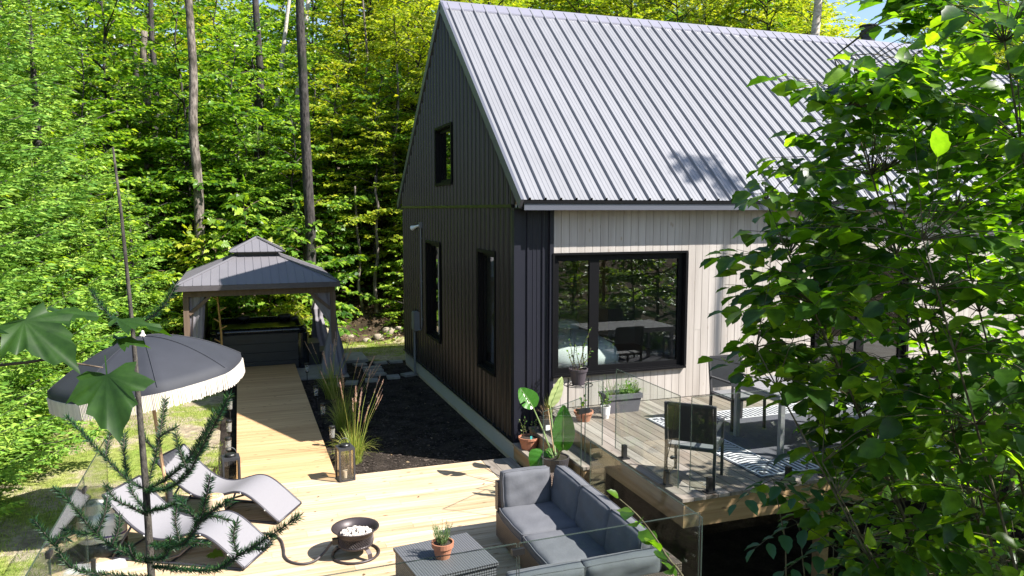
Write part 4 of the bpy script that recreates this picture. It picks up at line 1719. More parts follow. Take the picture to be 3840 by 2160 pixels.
def fence(label, a, b, z0, z1, cuts, spig=True, zb=None, clamp=True, clampz=None):
    """frameless panels from a to b (xy), cut at fractions"""
    a, b = Vector((*a, 0)), Vector((*b, 0))
    o = thing('glass_fence', label, 'glass fence', ((a.x + b.x) / 2, (a.y + b.y) / 2, z0 - .05))
    d = (b - a)
    L = d.length
    u = d / L
    fr = [0] + list(cuts) + [1]
    for f0, f1 in zip(fr[:-1], fr[1:]):
        p0, p1 = a + d * f0 + u * .012, a + d * f1 - u * .012
        s = MB()
        s.bar(p0 + V(0, 0, (z0 + z1) / 2), p1 + V(0, 0, (z0 + z1) / 2), .011, z1 - z0)
        gp_ = s.build('glass_panel', M['glass_fence'], o)
        s = MB()
        s.bar(p0 + V(0, 0, z1 + .003), p1 + V(0, 0, z1 + .003), .012, .005)
        s.bar(p0 - u * .003 + V(0, 0, z0), p0 - u * .003 + V(0, 0, z1), .012, .005, u)
        s.bar(p1 + u * .003 + V(0, 0, z0), p1 + u * .003 + V(0, 0, z1), .012, .005, u)
        s.build('polished_edge', M['glass_edge'], gp_)
        if spig:
            ll = (p1 - p0).length
            for k in ((.16, .84) if ll > .6 else (.5,)):
                q = p0 + (p1 - p0) * k
                s = MB()
                zz = zb if zb is not None else z0 - .05
                s.bar(q + V(0, 0, zz + .012), q + V(0, 0, zz + .16), .05, .05, u)
                s.obox(q + V(0, 0, zz + .006), u * .05, Vector((-u.y, u.x, 0)) * .05, V(0, 0, .006))
                s.build('spigot', M['black'], o)
    if clamp:
        for f in cuts:
            q = a + d * f + V(0, 0, z1 - .06 if clampz is None else clampz)
            s = MB()
            s.bar(q - u * .05, q + u * .05, .034, .045)
            s.build('clamp', M['black'], o)
    return o


fence('frameless glass fence across the near edge of the pine deck', (-5.05, -4.98), (-.14, -4.84), .05, 1.04, (.335, .672))
fence('frameless glass fence on the lawn side of the pine deck', (-5.06, -4.95), (-5.06, -.95), .05, 1.05, (.33, .68), clampz=.93)
fence('glass fence between the sofa back and the raised deck', (-.09, -4.80), (-.05, -2.55), .05, .97, (), True, clamp=False)
fence('glass fence on the left edge of the raised deck', (.49, -3.50), (.49, -2.1), U + .05, 1.65, (), True)
fence('glass fence on the front edge of the raised deck', (.56, -3.58), (6.4, -3.58), U + .05, 1.65, (.25, .5, .75), True)
gt = thing('glass_gate', 'narrow glass gate standing ajar at the deck steps', 'gate', (-.1, -2.0, .22))
for (a, b, z0, z1) in (((-.50, -2.28), (.17, -1.84), .26, 1.27), ((.20, -1.88), (.47, -1.80), .5, 1.45)):
    s = MB()
    s.bar((*a, (z0 + z1) / 2), (*b, (z0 + z1) / 2), .011, z1 - z0)
    gp_ = s.build('glass_panel', M['glass_fence'], gt)
    s = MB()
    s.bar((*a, z1 + .003), (*b, z1 + .003), .012, .005)
    for q in (a, b):
        s.bar((*q, z0), (*q, z1), .013, .006)
    s.build('polished_edge', M['glass_edge'], gp_)
s = MB()
s.bar((.10, -1.89, 1.12), (.26, -1.86, 1.12), .04, .06)
s.build('hinge', M['black'], gt)
s = MB()
s.bar((.03, -1.92, .22), (.03, -1.92, .38), .05, .05)
s.obox((.03, -1.92, .226), V(.06, 0, 0), V(0, .05, 0), V(0, 0, .006))
s.build('spigot', M['black'], gt)
s = MB()
s.tube(spline([(.47, -3.45, 1.58), (.46, -3.4, 1.2), (.44, -3.35, .95), (.5, -3.3, .8), (.55, -3.34, .9), (.5, -3.42, 1.0)]), .004, 5)
s.blob((.46, -3.42, 1.0), .03, .02, .02, 8, 6)
tag(s.build('lamp_cord', M['black']), 'thin black cord tied to the raised deck glass near its corner', 'cord')

# ------------------------------------------------------------------ leaves in bulk
RNG = np.random.default_rng(12)
T_RHOMB = (np.array([[0, 0, 0], [.5, .42, .08], [0, 1, -.12], [-.5, .42, .08]]), np.array([[0, 1, 2], [0, 2, 3]]))
T_NEEDLE = (np.array([[0, 0, 0], [.5, .3, 0], [0, 1, 0.0], [-.5, .3, 0]]), np.array([[0, 1, 2], [0, 2, 3]]))


def t_ovate(n=7, serr=0.10, fold=.16, droop=.22, pet=.12):
    """toothed oval leaf with a fold along its midrib and a short stalk"""
    v, f = [[0.018, 0, 0], [-0.018, 0, 0]], []
    mids, ls, rs = [], [], []
    for i in range(n + 1):
        t = i / n
        y = pet + (1 - pet) * t
        w = 0.5 * (math.sin(math.pi * t ** 0.80) ** 0.75) if 0 < t < 1 else 0
        if 0 < i < n and i % 2:
            w *= 1 + serr
        z = -droop * t * t
        mids.append(len(v)); v.append([0, y, z])
        if 0 < i < n:
            yy = y + (.045 if i % 2 else -.01)
            rs.append(len(v)); v.append([w, yy, z + fold * w])
            ls.append(len(v)); v.append([-w, yy, z + fold * w])
    f += [[0, mids[0], 1]]
    f += [[mids[0], rs[0], mids[1]], [mids[0], mids[1], ls[0]]]
    for i in range(1, n - 1):
        f += [[mids[i], rs[i - 1], rs[i]], [mids[i], rs[i], mids[i + 1]], [mids[i], ls[i], ls[i - 1]], [mids[i], mids[i + 1], ls[i]]]
    f += [[mids[n - 1], rs[-1], mids[n]], [mids[n - 1], mids[n], ls[-1]]]
    return np.array(v, float), np.array(f)


def t_maple(stalk=.3):
    """five lobed leaf as a fan about its base"""
    half = [(.07, .02), (.26, -.10), (.42, -.06), (.36, .06), (.50, .16), (.62, .28), (.50, .32), (.44, .38), (.30, .40), (.34, .56), (.26, .60), (.20, .78), (.10, .84)]
    pts = [(x, y) for x, y in half] + [(0, 1.02)] + [(-x, y) for x, y in half[::-1]]
    v = [[0, .05, 0]] + [[x, y, -.30 * (x * x * 2 + max(0, y) ** 2) + .16 * abs(x) + (.05 if i % 3 == 0 else -.03)] for i, (x, y) in enumerate(pts)]
    f = [[0, i, i + 1] for i in range(1, len(pts))]
    n = len(v)
    v += [[.012, .05, 0], [-.012, .05, 0], [-.008, -stalk, -.03], [.008, -stalk, -.03]]
    f += [[n, n + 1, n + 2], [n, n + 2, n + 3]]
    v = np.array(v, float)
    return v, np.array(f)


T_OVATE = t_ovate()
T_OVATE_S = t_ovate(4, .0, .2, .2, .08)
T_MAPLE = t_maple()


def unit(a):
    return a / np.maximum(np.linalg.norm(a, axis=-1, keepdims=True), 1e-9)


def leaf_batch(T, pos, dr, nr, size, width):
    tv, tf = T
    dr = unit(dr)
    sd = unit(np.cross(dr, nr))
    nr = np.cross(sd, dr)
    size = np.asarray(size)[:, None, None]
    width = np.asarray(width)[:, None, None]
    v = pos[:, None, :] + size * (tv[None, :, 0:1] * width * sd[:, None, :] + tv[None, :, 1:2] * dr[:, None, :] + tv[None, :, 2:3] * nr[:, None, :])
    k = len(tv)
    f = tf[None] + (np.arange(len(pos)) * k)[:, None, None]
    return v.reshape(-1, 3), f.reshape(-1, tf.shape[1])


class Leaves:
    def __init__(s):
        s.p, s.d, s.n, s.z = [], [], [], []

    def add(s, p, d, n, z):
        s.p.append(p); s.d.append(d); s.n.append(n); s.z.append(z)

    def arr(s):
        return np.concatenate(s.p), np.concatenate(s.d), np.concatenate(s.n), np.concatenate(s.z)

    def build(s, name, T, width, m, parent, smooth=True):
        p, d, n, z = s.arr()
        v, f = leaf_batch(T, p, d, n, z, width * RNG.uniform(.85, 1.15, len(z)))
        return np_mesh(name, v, f, m, parent, smooth)


def twig_leaves(L, a, b, leaf, spacing, spread=.75, droop=.25, ntilt=.55, jit=.02, up=(0, 0, 1)):
    """alternate leaves along twig a->b"""
    a, b = np.asarray(a, float), np.asarray(b, float)
    d = b - a
    l = np.linalg.norm(d)
    n = max(2, int(l / spacing))
    d = d / max(l, 1e-6)
    t = (np.arange(n) + RNG.uniform(0, .6, n)) / n
    side = np.cross(d, up)
    side = side / max(np.linalg.norm(side), 1e-6)
    sg = np.where(np.arange(n) % 2 == 0, 1, -1)[:, None]
    pos = a + t[:, None] * (b - a) + RNG.normal(0, jit, (n, 3))
    dr = d * RNG.uniform(.4, 1.0, (n, 1)) + side * sg * spread * RNG.uniform(.6, 1.3, (n, 1)) + np.array([0, 0, -droop]) * RNG.uniform(.2, 1.8, (n, 1))
    dr[-1] = d + np.array([0, 0, -droop])
    nr = np.asarray(up, float) + RNG.normal(0, ntilt, (n, 3))
    L.add(pos, unit(dr), unit(nr), leaf * RNG.uniform(.6, 1.15, n))


def decid(seed, H, Rad, base, nl, leaf, spacing=.05, trunk_r=.06, top=1.0, flat=1.0):
    """layered broadleaf tree: trunk and limbs (MB), leaves (Leaves), local frame"""
    r = random.Random(seed)
    mb, L = MB(), Leaves()
    tp = [V(0, 0, -.3)]
    for i in range(1, 8):
        h = H * i / 7
        tp.append(V(r.uniform(-1, 1) * .03 * h, r.uniform(-1, 1) * .03 * h, h))

    def tr(h):
        f = max(0, min(6.999, h / H * 7))
        i = int(f)
        return tp[i].lerp(tp[i + 1], f - i)
    mb.tube(tp, [trunk_r * (1 - .85 * i / 7) for i in range(8)], 8)
    for i in range(nl):
        fr = ((i + r.random()) / nl)
        h = base + (H * .98 - base) * fr
        az = i * 2.399 + r.uniform(-.5, .5)
        ln = Rad * (1.0 - .72 * fr ** 1.6 * top) * r.uniform(.6, 1.12)
        el = .12 + .75 * fr + r.uniform(-.15, .2)
        p0 = tr(h)
        dh = V(math.cos(az), math.sin(az), 0)
        pts = []
        for k in range(6):
            t = k / 5
            pts.append(p0 + dh * ln * t + V(0, 0, ln * (el * t - .38 * t * t * flat)) + V(r.uniform(-1, 1), r.uniform(-1, 1), r.uniform(-1, 1)) * .03 * ln * t)
        mb.tube(pts, [.018 * ln ** .5 * (1 - .75 * k / 5) + .002 for k in range(6)], 5)
        t = .18
        while t < 1.0:
            f = t * 5
            k = min(int(f), 4)
            p = pts[k].lerp(pts[k + 1], f - k)
            for sg in (1, -1):
                if r.random() < .12:
                    continue
                w = az + sg * r.uniform(.6, 1.2)
                tl_ = ln * .42 * (1.15 - .7 * t) * r.uniform(.6, 1.25) + .12
                q = p + V(math.cos(w), math.sin(w), r.uniform(-.25, .18)) * tl_
                twig_leaves(L, p, q, leaf, spacing, ntilt=.33, droop=.18)
            t += .16 / max(ln, .5) * r.uniform(.8, 1.3)
        twig_leaves(L, pts[4], pts[5] + (pts[5] - pts[4]) * .3, leaf, spacing)
    for k in range(3):
        p = tr(H * .96)
        twig_leaves(L, p, p + V(r.uniform(-.3, .3), r.uniform(-.3, .3), .5), leaf, spacing)
    return mb, L


def conifer(seed, H, Rad, base=.3, dens=.85, bl=.12, bw=.15):
    r = random.Random(seed)
    mb, L = MB(), Leaves()
    mb.tube([(0, 0, -.3), (0, 0, H * .5), (0, 0, H)], [.02 * H + .02, .012 * H, .006], 8)
    h = base
    while h < H - .15:
        fr = h / H
        nb = 6 if fr < .5 else 5
        a0 = r.uniform(0, 6.28)
        for i in range(nb):
            az = a0 + 6.283 * i / nb + r.uniform(-.25, .25)
            ln = Rad * (1 - fr) ** .8 * r.uniform(.75, 1.15) + .08
            dh = V(math.cos(az), math.sin(az), 0)
            sd = V(-math.sin(az), math.cos(az), 0)
            hh = h + r.uniform(-.1, .1)
            pts = []
            for k in range(7):
                t = k / 6
                pts.append(V(0, 0, hh) + dh * ln * t + V(0, 0, ln * (.22 * t - .55 * t * t + .52 * t ** 3 + (.35 * fr) * t)))
            mb.tube(pts, [.010 * (1 - .8 * k / 6) + .002 for k in range(7)], 4)
            t = .12
            while t < 1.0:
                f = t * 6
                k = min(int(f), 5)
                p = pts[k].lerp(pts[k + 1], f - k)
                tl_ = min(.55, ln * .42) * (1.05 - t) ** .7 * r.uniform(.8, 1.2) + .06
                for sg in (1, -1):
                    w = dh * .8 + sd * sg * .7 + V(0, 0, r.uniform(-.35, .22))
                    twig_leaves(L, p, p + w * tl_, bl, .030 / dens, spread=.6, droop=.05, ntilt=1.1, jit=.01)
                t += .07 / max(ln, .25)
            twig_leaves(L, pts[5], pts[6], bl, .03 / dens, spread=.6, droop=.05, ntilt=.3, jit=.006)
        h += r.uniform(.42, .62) * (1.15 - .5 * fr)
    twig_leaves(L, (0, 0, H - .4), (0, 0, H + .15), bl, .02, spread=.8, droop=-.2, ntilt=.5, jit=.01)
    return mb, L


# ------------------------------------------------------------------ things on the raised deck


def outdoor_chair(label, loc, rz, seatm):
    o = thing('patio_chair', label, 'chair', loc, rz, 'patio chairs on the raised deck')
    OFFSET[o.name] = (0, 0, 0)
    w, d = .25, .24
    s = MB()
    s.box(-w + .02, w - .02, -d, d, .405, .425)
    s.build('seat', seatm, o)
    s = MB()
    s.obox((0, -d - .03, .67), V(w - .02, 0, 0), V(0, .006, 0), V(0, -.03, .20))
    s.build('backrest', M['mesh_black'], o)
    for sx in (-1, 1):
        s = MB()
        s.bar((sx * w, d, 0), (sx * w, d - .01, .42), .03, .03)
        s.build('leg', M['dark_grey'], o)
        s = MB()
        s.bar((sx * w, -d - .02, 0), (sx * w, -d, .42), .03, .03)
        s.bar((sx * w, -d, .421), (sx * w, -d - .065, .885), .03, .03)
        s.build('leg', M['dark_grey'], o)
        s = MB()
        s.bar((sx * w, -d + .02, .40), (sx * w, d - .02, .40), .025, .03)
        s.build('side_rail', M['dark_grey'], o)
        s = MB()
        s.bar((sx * w, -d - .02, .62), (sx * w, d, .625), .035, .02)
        s.bar((sx * w, d - .01, .425), (sx * w, d - .01, .615), .025, .025)
        s.build('armrest', M['dark_grey'], o)
    s = MB()
    s.bar((-w + .016, -d - .065, .875), (w - .016, -d - .065, .875), .03, .03)
    s.bar((-w + .016, d - .02, .40), (w - .016, d - .02, .40), .025, .03)
    s.bar((-w + .016, -d, .40), (w - .016, -d, .40), .025, .03)
    s.build('cross_rail', M['dark_grey'], o)
    return o


outdoor_chair('black mesh patio chair in the glass corner of the raised deck', (.88, -3.18, U), R(-44), M['chair_grey'])
outdoor_chair('grey patio chair at the house side of the outdoor table', (2.55, -1.62, U + .01), R(180), M['chair_grey'])
outdoor_chair('grey patio chair on the near side of the outdoor table', (3.3, -3.22, U + .01), R(0), M['chair_grey'])
outdoor_chair('grey patio chair at the far end of the outdoor table', (4.3, -2.5, U + .01), R(90), M['chair_grey'])
ot = thing('outdoor_table', 'grey slatted outdoor dining table on the patterned rug', 'table', (3.0, -2.45, U))
s = MB()
for k in range(9):
    s.box(2.17, 3.85, -2.93 + k * .104, -2.93 + k * .104 + .098, U + .715, U + .74)
s.build('table_top', M['table_grey'], ot)
s = MB()
s.box(2.16, 3.86, -2.945, -2.9, U + .655, U + .714)
s.box(2.16, 3.86, -2.05, -2.005, U + .655, U + .714)
s.box(2.16, 2.205, -2.899, -2.051, U + .655, U + .714)
s.box(3.815, 3.86, -2.899, -2.051, U + .655, U + .714)
s.build('apron', M['table_grey'], ot)
for x in (2.2, 3.78):
    for y in (-2.92, -2.08):
        s = MB()
        s.box(x, x + .055, y, y + .055, U + .012, U + .654)
        s.build('leg', M['table_grey'], ot)

rg = thing('patio_rug', 'dark rug with white zigzag border under the outdoor table', 'rug', (3.4, -2.17, U))
RX0, RX1, RY0, RY1 = 1.56, 5.4, -3.42, -.93
s = MB()
s.box(RX0, RX1, RY0, RY1, U + .002, U + .010)
s.build('mat', M['rug_dark'], rg)
s = MB()
bw_ = .42
z0, z1 = U + .0101, U + .014
for q in (.03, bw_):
    s.box(RX0 + q, RX1 - q, RY0 + q, RY0 + q + .02, z0, z1)
    s.box(RX0 + q, RX1 - q, RY1 - q - .02, RY1 - q, z0, z1)
    s.box(RX0 + q, RX0 + q + .02, RY0 + q + .02, RY1 - q - .02, z0, z1)
    s.box(RX1 - q - .02, RX1 - q, RY0 + q + .02, RY1 - q - .02, z0, z1)
y = RY0 + .09
while y < RY1 - .1:
    f0, f1 = y - RY0, RY1 - y
    e = min(bw_ - .02, min(f0, f1) - .03)
    if e > .06:
        for xa, sg in ((RX0, 1), (RX1, -1)):
            a0, a1 = xa + sg * .06, xa + sg * e
            s.bar((a0, y - .02, z0 + .002), ((a0 + a1) / 2, y + .02, z0 + .002), .024, .004)
            s.bar(((a0 + a1) / 2, y + .02, z0 + .002), (a1, y - .02, z0 + .002), .024, .0038)
    y += .066
x = RX0 + .09
while x < RX1 - .1:
    e = min(bw_ - .02, min(x - RX0, RX1 - x) - .03)
    if e > .06:
        s.bar((x, RY0 + .06, z0 + .002), (x, RY0 + e, z0 + .002), .024, .0036)
        s.bar((x, RY1 - .06, z0 + .002), (x, RY1 - e, z0 + .002), .024, .0036)
    x += .066
s.build('border_pattern', M['rug_light'], rg)


def pot(o, prof, c, m, soil_r, soil_z, n=22, name='pot'):
    s = MB()
    s.lathe(prof, c, n, cap=False)
    s.lathe([(0, prof[0][1]), (prof[0][0], prof[0][1])], c, n, cap=False)
    p = s.build(name, m, o, smooth=False)
    s = MB()
    s.lathe([(0, soil_z + .006), (soil_r * .6, soil_z + .004), (soil_r, soil_z)], c, n, cap=False)
    s.build('soil', M['soil'], o)
    return p


def stems(o, base, tops, rad, m, leaf=None, lm=None, ls=.03, spacing=.02, T=None, width=.6, spread=.9, droop=.2):
    mb, L = MB(), Leaves()
    for (b, t) in tops:
        b, t = Vector(b), Vector(t)
        md = b.lerp(t, .55) + V(random.uniform(-.02, .02), random.uniform(-.02, .02), 0)
        mb.tube([b, md, t], [rad, rad * .8, rad * .4], 5)
        if lm:
            for p, q in ((b.lerp(t, .25), md), (md, t)):
                twig_leaves(L, p, q, ls, spacing, spread=spread, droop=droop, ntilt=.5, jit=.006)
    mb.build('stems', m, o)
    if lm:
        p, d, n, z = L.arr()
        r_ = o
        v, f = leaf_batch(T or T_OVATE_S, p, d, n, z, np.full(len(z), width))
        np_mesh('foliage', v, f, lm, o, True, local=False)


# plant stand with a wire ring, pot on top
SX, SY = .76, -.45
ps = thing('plant_stand', 'thin black three legged plant stand by the front window', 'plant stand', (SX, SY, U))
s = MB()
for k in range(4):
    w = R(20 + 90 * k)
    s.tube([(SX + .2 * math.cos(w), SY + .2 * math.sin(w), U), (SX + .2 * math.cos(w), SY + .2 * math.sin(w), U + .5)], .009, 6)
    s.build('leg', M['black'], ps)
    s = MB()
s.tube([(SX + .2 * math.cos(w), SY + .2 * math.sin(w), U + .44) for w in np.linspace(0, 6.283, 25)[:-1]], .006, 6, closed=True)
s.tube([(SX + .12 * math.cos(w), SY + .12 * math.sin(w), U + .44) for w in np.linspace(0, 6.283, 25)[:-1]], .006, 6, closed=True)
s.bar((SX - .19, SY, U + .437), (SX + .19, SY, U + .437), .01, .008)
s.bar((SX, SY - .19, U + .437), (SX, SY + .19, U + .437), .01, .0075)
s.build('ring', M['black'], ps)
PC = (SX, SY, U + .442)
pp = thing('potted_plant', 'leggy shrub in a dark plum pot on the plant stand', 'potted plant', PC)
pot(pp, [(.085, 0), (.12, .19), (.13, .19), (.135, .225), (.122, .225), (.118, .19)], PC, M['plum_pot'], .118, .195)
z0 = PC[2] + .2
stems(pp, None, [((SX, SY, z0), (SX + .18, SY, z0 + .58)), ((SX - .02, SY + .02, z0), (SX - .12, SY + .03, z0 + .42)), ((SX + .02, SY - .03, z0), (SX - .06, SY - .04, z0 + .36)),
                 ((SX - .05, SY, z0), (SX - .17, SY - .02, z0 + .3)), ((SX + .05, SY + .02, z0), (SX + .1, SY + .03, z0 + .36)), ((SX, SY - .05, z0), (SX + .08, SY - .08, z0 + .24)),
                 ((SX + .03, SY, z0), (SX + .2, SY + .02, z0 + .3)), ((SX, SY - .06, z0), (SX - .02, SY - .12, z0 + .1))], .006, M['twig'], True, M['herb'], .042, .022)
s = MB()
for zz, r in ((.06, .11), (.34, .075)):
    s.tube([(SX + r * math.cos(w), SY + r * math.sin(w), z0 + zz) for w in np.linspace(0, 6.283, 19)[:-1]], .0035, 5, closed=True)
for k in range(4):
    w = k * 1.57 + .4
    s.tube([(SX + .115 * math.cos(w), SY + .115 * math.sin(w), z0 - .02), (SX + .07 * math.cos(w), SY + .07 * math.sin(w), z0 + .4)], .003, 5)
s.build('wire_cage', M['black'], pp)

# long grey trough with herbs
tr_ = thing('planter_box', 'long grey trough of mixed herbs against the plank wall', 'planter', (1.45, -.42, U))
s = MB()
n = len(s.v)
X0, X1, Y0, Y1 = 1.18, 1.70, -.55, -.28
s.v += [(X0 + .03, Y0 + .02, U), (X1 - .03, Y0 + .02, U), (X1 - .03, Y1 - .02, U), (X0 + .03, Y1 - .02, U), (X0, Y0, U + .2), (X1, Y0, U + .2), (X1, Y1, U + .2), (X0, Y1, U + .2)]
for q in ((3, 2, 1, 0), (0, 1, 5, 4), (1, 2, 6, 5), (2, 3, 7, 6), (3, 0, 4, 7)):
    s.f.append(tuple(n + i for i in q))
for (a, b, c, d) in ((X0 - .015, X1 + .015, Y0 - .015, Y0 + .01), (X0 - .015, X1 + .015, Y1 - .01, Y1 + .015), (X0 - .015, X0 + .01, Y0 + .0105, Y1 - .0105), (X1 - .01, X1 + .015, Y0 + .0105, Y1 - .0105)):
    s.box(a, b, c, d, U + .2, U + .27)
s.build('box', M['grey_pot'], tr_)
s = MB()
s.box(X0 + .01, X1 - .01, Y0 + .01, Y1 - .01, U + .205, U + .235)
s.build('soil', M['soil'], tr_)
rr = random.Random(8)
sets = []
for k in range(26):
    x, y = rr.uniform(1.2, 1.38), rr.uniform(-.52, -.32)
    sets.append(((x, y, U + .22), (x + rr.uniform(-.12, .1), y + rr.uniform(-.08, .06), U + .22 + rr.uniform(.12, .3))))
stems(tr_, None, sets, .003, M['stem_green'], True, M['rosemary'], .028, .010, T_NEEDLE, .2)
sets = []
for k in range(26):
    x, y = rr.uniform(1.46, 1.66), rr.uniform(-.52, -.32)
    sets.append(((x, y, U + .22), (x + rr.uniform(-.1, .1), y + rr.uniform(-.1, .08), U + .22 + rr.uniform(.05, .2))))
stems(tr_, None, sets, .003, M['stem_green'], True, M['herb'], .05, .018)


def blades(o, base, n, h, spread, w, m, seed, name='blades', bend=.6):
    """grass like arching blades"""
    rg_ = np.random.default_rng(seed)
    vs, fs = [], []
    k = 6
    for i in range(n):
        az = rg_.uniform(0, 6.283)
        L = h * rg_.uniform(.6, 1.1)
        lean = rg_.uniform(.05, 1) * spread
        b = np.array(base) + np.array([math.cos(az), math.sin(az), 0]) * rg_.uniform(0, .25) * spread
        dirh = np.array([math.cos(az), math.sin(az), 0])
        sd = np.array([-math.sin(az), math.cos(az), 0])
        if i % 2:
            sd = dirh * .6 + sd * .4
        n0 = len(vs)
        for j in range(k):
            t = j / (k - 1)
            p = b + dirh * lean * (t ** 1.5) + np.array([0, 0, L * (t - bend * lean / max(spread, 1e-3) * t ** 2.6 * .7)])
            ww = w * (1 - t) ** .6 + .0006
            vs += [p - sd * ww / 2, p + sd * ww / 2]
        for j in range(k - 1):
            fs.append((n0 + 2 * j, n0 + 2 * j + 1, n0 + 2 * j + 3, n0 + 2 * j + 2))
    return np_mesh(name, np.array(vs), np.array(fs), m, o, True, local=False)


blades(tr_, (1.66, -.46, U + .24), 60, .22, .16, .006, M['herb'], 4, 'chives', bend=1.3)
wp = thing('potted_plant', 'small white pot of leafy herbs next to the grey trough', 'potted plant', (1.06, -.70, U))
pot(wp, [(.045, 0), (.05, .02), (.06, .06), (.065, .14), (.07, .17), (.062, .17), (.058, .15)], (1.06, -.70, U), M['white_pot'], .06, .155)
stems(wp, None, [((1.06, -.70, U + .15), (1.06 + rr.uniform(-.1, .12), -.7 + rr.uniform(-.08, .05), U + .15 + rr.uniform(.1, .25))) for k in range(9)], .003, M['stem_green'], True, M['herb'], .04, .018)
bw = thing('potted_plant', 'wide terracotta bowl with a tag and one seedling below the stand', 'potted plant', (.72, -.72, U))
pot(bw, [(.085, 0), (.125, .11), (.135, .11), (.135, .14), (.122, .14), (.118, .11)], (.72, -.72, U), M['terracotta'], .118, .12)
stems(bw, None, [((.74, -.68, U + .12), (.77, -.66, U + .35)), ((.72, -.68, U + .12), (.70, -.66, U + .3))], .004, M['stem_green'], True, M['leaf_near'], .07, .05)
s = MB()
s.obox((.75, -.78, U + .16), V(.015, 0, 0), V(0, .002, 0), V(-.02, .01, .04))
s.build('plant_tag', M['tag'], bw)
# grey bucket of dry plants on the upper step, terracotta pot on the lower step
gb = thing('potted_plant', 'dark pot of dried grey flowers on the steps by the corner', 'potted plant', (.32, -.36, .43))
pot(gb, [(.09, 0), (.12, .2), (.125, .2), (.115, .2), (.112, .18)], (.32, -.36, .43), M['dark_grey'], .112, .185)
blades(gb, (.32, -.36, .62), 90, .24, .16, .004, M['dry'], 6, 'dry_stems')
blades(gb, (.38, -.32, .62), 50, .34, .16, .005, M['reed'], 7, 'foliage')
s = MB()
s.obox((.30, -.475, .52), V(.035, 0, 0), V(0, .003, .0), V(0, 0, .035))
s.build('plant_tag', M['tag'], gb)
t1 = thing('potted_plant', 'terracotta pot of seedlings with a teal tag on the lower step', 'potted plant', (.06, -.36, .215))
pot(t1, [(.10, 0), (.135, .14), (.145, .14), (.147, .17), (.133, .17), (.128, .14)], (.06, -.36, .215), M['terracotta'], .128, .15)
stems(t1, None, [((.0, -.33, .36), (-.06, -.32, .62)), ((.06, -.3, .36), (.03, -.29, .64)), ((.12, -.34, .36), (.18, -.33, .60)), ((.1, -.3, .36), (.13, -.29, .56))], .004, M['twig'], True, M['herb'], .035, .016)
s = MB()
s.obox((.05, -.475, .39), V(.014, 0, 0), V(0, .002, 0), V(0, 0, .035))
s.build('plant_tag', M['teal'], t1)

# bird of paradise plant
BC = (-.02, -1.50, .215)
bp = thing('banana_leaf_plant', 'tall plant with large glossy paddle leaves in front of the steps', 'potted plant', BC)
pot(bp, [(.13, 0), (.17, .22), (.175, .25), (.16, .25), (.155, .22)], BC, M['plum_pot'], .155, .235)


def paddle(o, base, tip, w, face, m, bendz=.03, split=False):
    base, tip, face = Vector(base), Vector(tip), Vector(face).normalized()
    d = tip - base
    L = d.length
    u = d / L
    sd = u.cross(face).normalized()
    nn = sd.cross(u)
    s = MB()
    n, k = 14, 5
    for i in range(n + 1):
        t = i / n
        ww = w / 2 * math.sin(math.pi * min(1, t * .94 + .04) ** .8) ** .7
        for j in range(-k, k + 1):
            q = j / k
            rip = .006 * math.sin(t * 60 + j)
            p = base + u * L * t + sd * ww * q - nn * (bendz * t * t * 4 * L - abs(q) * ww * .32 + rip)
            s.v.append(tuple(p))
    c = 2 * k + 1
    for i in range(n):
        for j in range(c - 1):
            if split and i == 5 and j < 3:
                continue
            s.f.append((i * c + j, i * c + j + 1, (i + 1) * c + j + 1, (i + 1) * c + j))
    lf = s.build('leaf', m, o, smooth=True)
    s = MB()
    s.tube([base + u * L * t - nn * (bendz * t * t * 4 * L - .004) for t in np.linspace(0, .97, 8)], [.007 * (1 - .8 * t) + .001 for t in np.linspace(0, 1, 8)], 5)
    s.build('midrib', M['stem_green'], lf)
    return lf


fc = V(-.33, -.94, .25)
paddle(bp, (-.05, -1.80, .64), (-.07, -1.86, 1.20), .27, V(-.3, -.95, .1), M['bop'], .01)
paddle(bp, (-.15, -1.06, .98), (-.27, -.95, 1.24), .27, V(-.2, -.5, .8), M['bop'], .05, True)
paddle(bp, (.16, -.88, .94), (.36, -.84, 1.30), .17, V(.3, -.8, .5), M['bop_pale'], .02)
paddle(bp, (-.12, -1.36, .50), (-.30, -1.50, .36), .30, V(-.2, -.5, .9), M['bop'], .16)
paddle(bp, (-.10, -1.38, .52), (.06, -1.52, .40), .2, V(.3, -.4, .9), M['bop'], .14)
for (a, b) in (((-.02, -1.55, .45), (-.05, -1.80, .65)), ((-.04, -1.46, .45), (-.15, -1.06, .99)), ((0, -1.45, .45), (.16, -.88, .95)), ((-.05, -1.5, .45), (-.11, -1.37, .52)), ((.02, -1.5, .45), (-.02, -1.6, .72))):
    s = MB()
    a, b = Vector(a), Vector(b)
    s.tube([a, a.lerp(b, .5) + V(0, 0, .03), b], [.013, .010, .006], 7)
    s.build('stalk', M['stem_green'], bp)
s = MB()
s.tube([(.0, -1.42, .44), (0.0, -1.2, 1.0)], .006, 6)
s.build('support_stick', M['pole'], bp)

# rosemary in terracotta on the coffee table
RC = (-2.0, -3.60, .405)
rp_ = thing('potted_plant', 'terracotta pot of rosemary on the black wicker table', 'potted plant', RC)
pot(rp_, [(.065, 0), (.088, .10), (.098, .10), (.102, .145), (.09, .145), (.086, .11)], RC, M['terracotta'], .086, .125)
sets = []
for k in range(46):
    a = rr.uniform(0, 6.28)
    q = rr.uniform(0, .05)
    L = rr.uniform(.08, .20)
    sets.append(((RC[0] + q * math.cos(a), RC[1] + q * math.sin(a), RC[2] + .12), (RC[0] + (q + .06) * math.cos(a), RC[1] + (q + .06) * math.sin(a), RC[2] + .12 + L)))
stems(rp_, None, sets, .0025, M['stem_green'], True, M['rosemary'], .024, .006, T_NEEDLE, .16, spread=.7, droop=-.3)

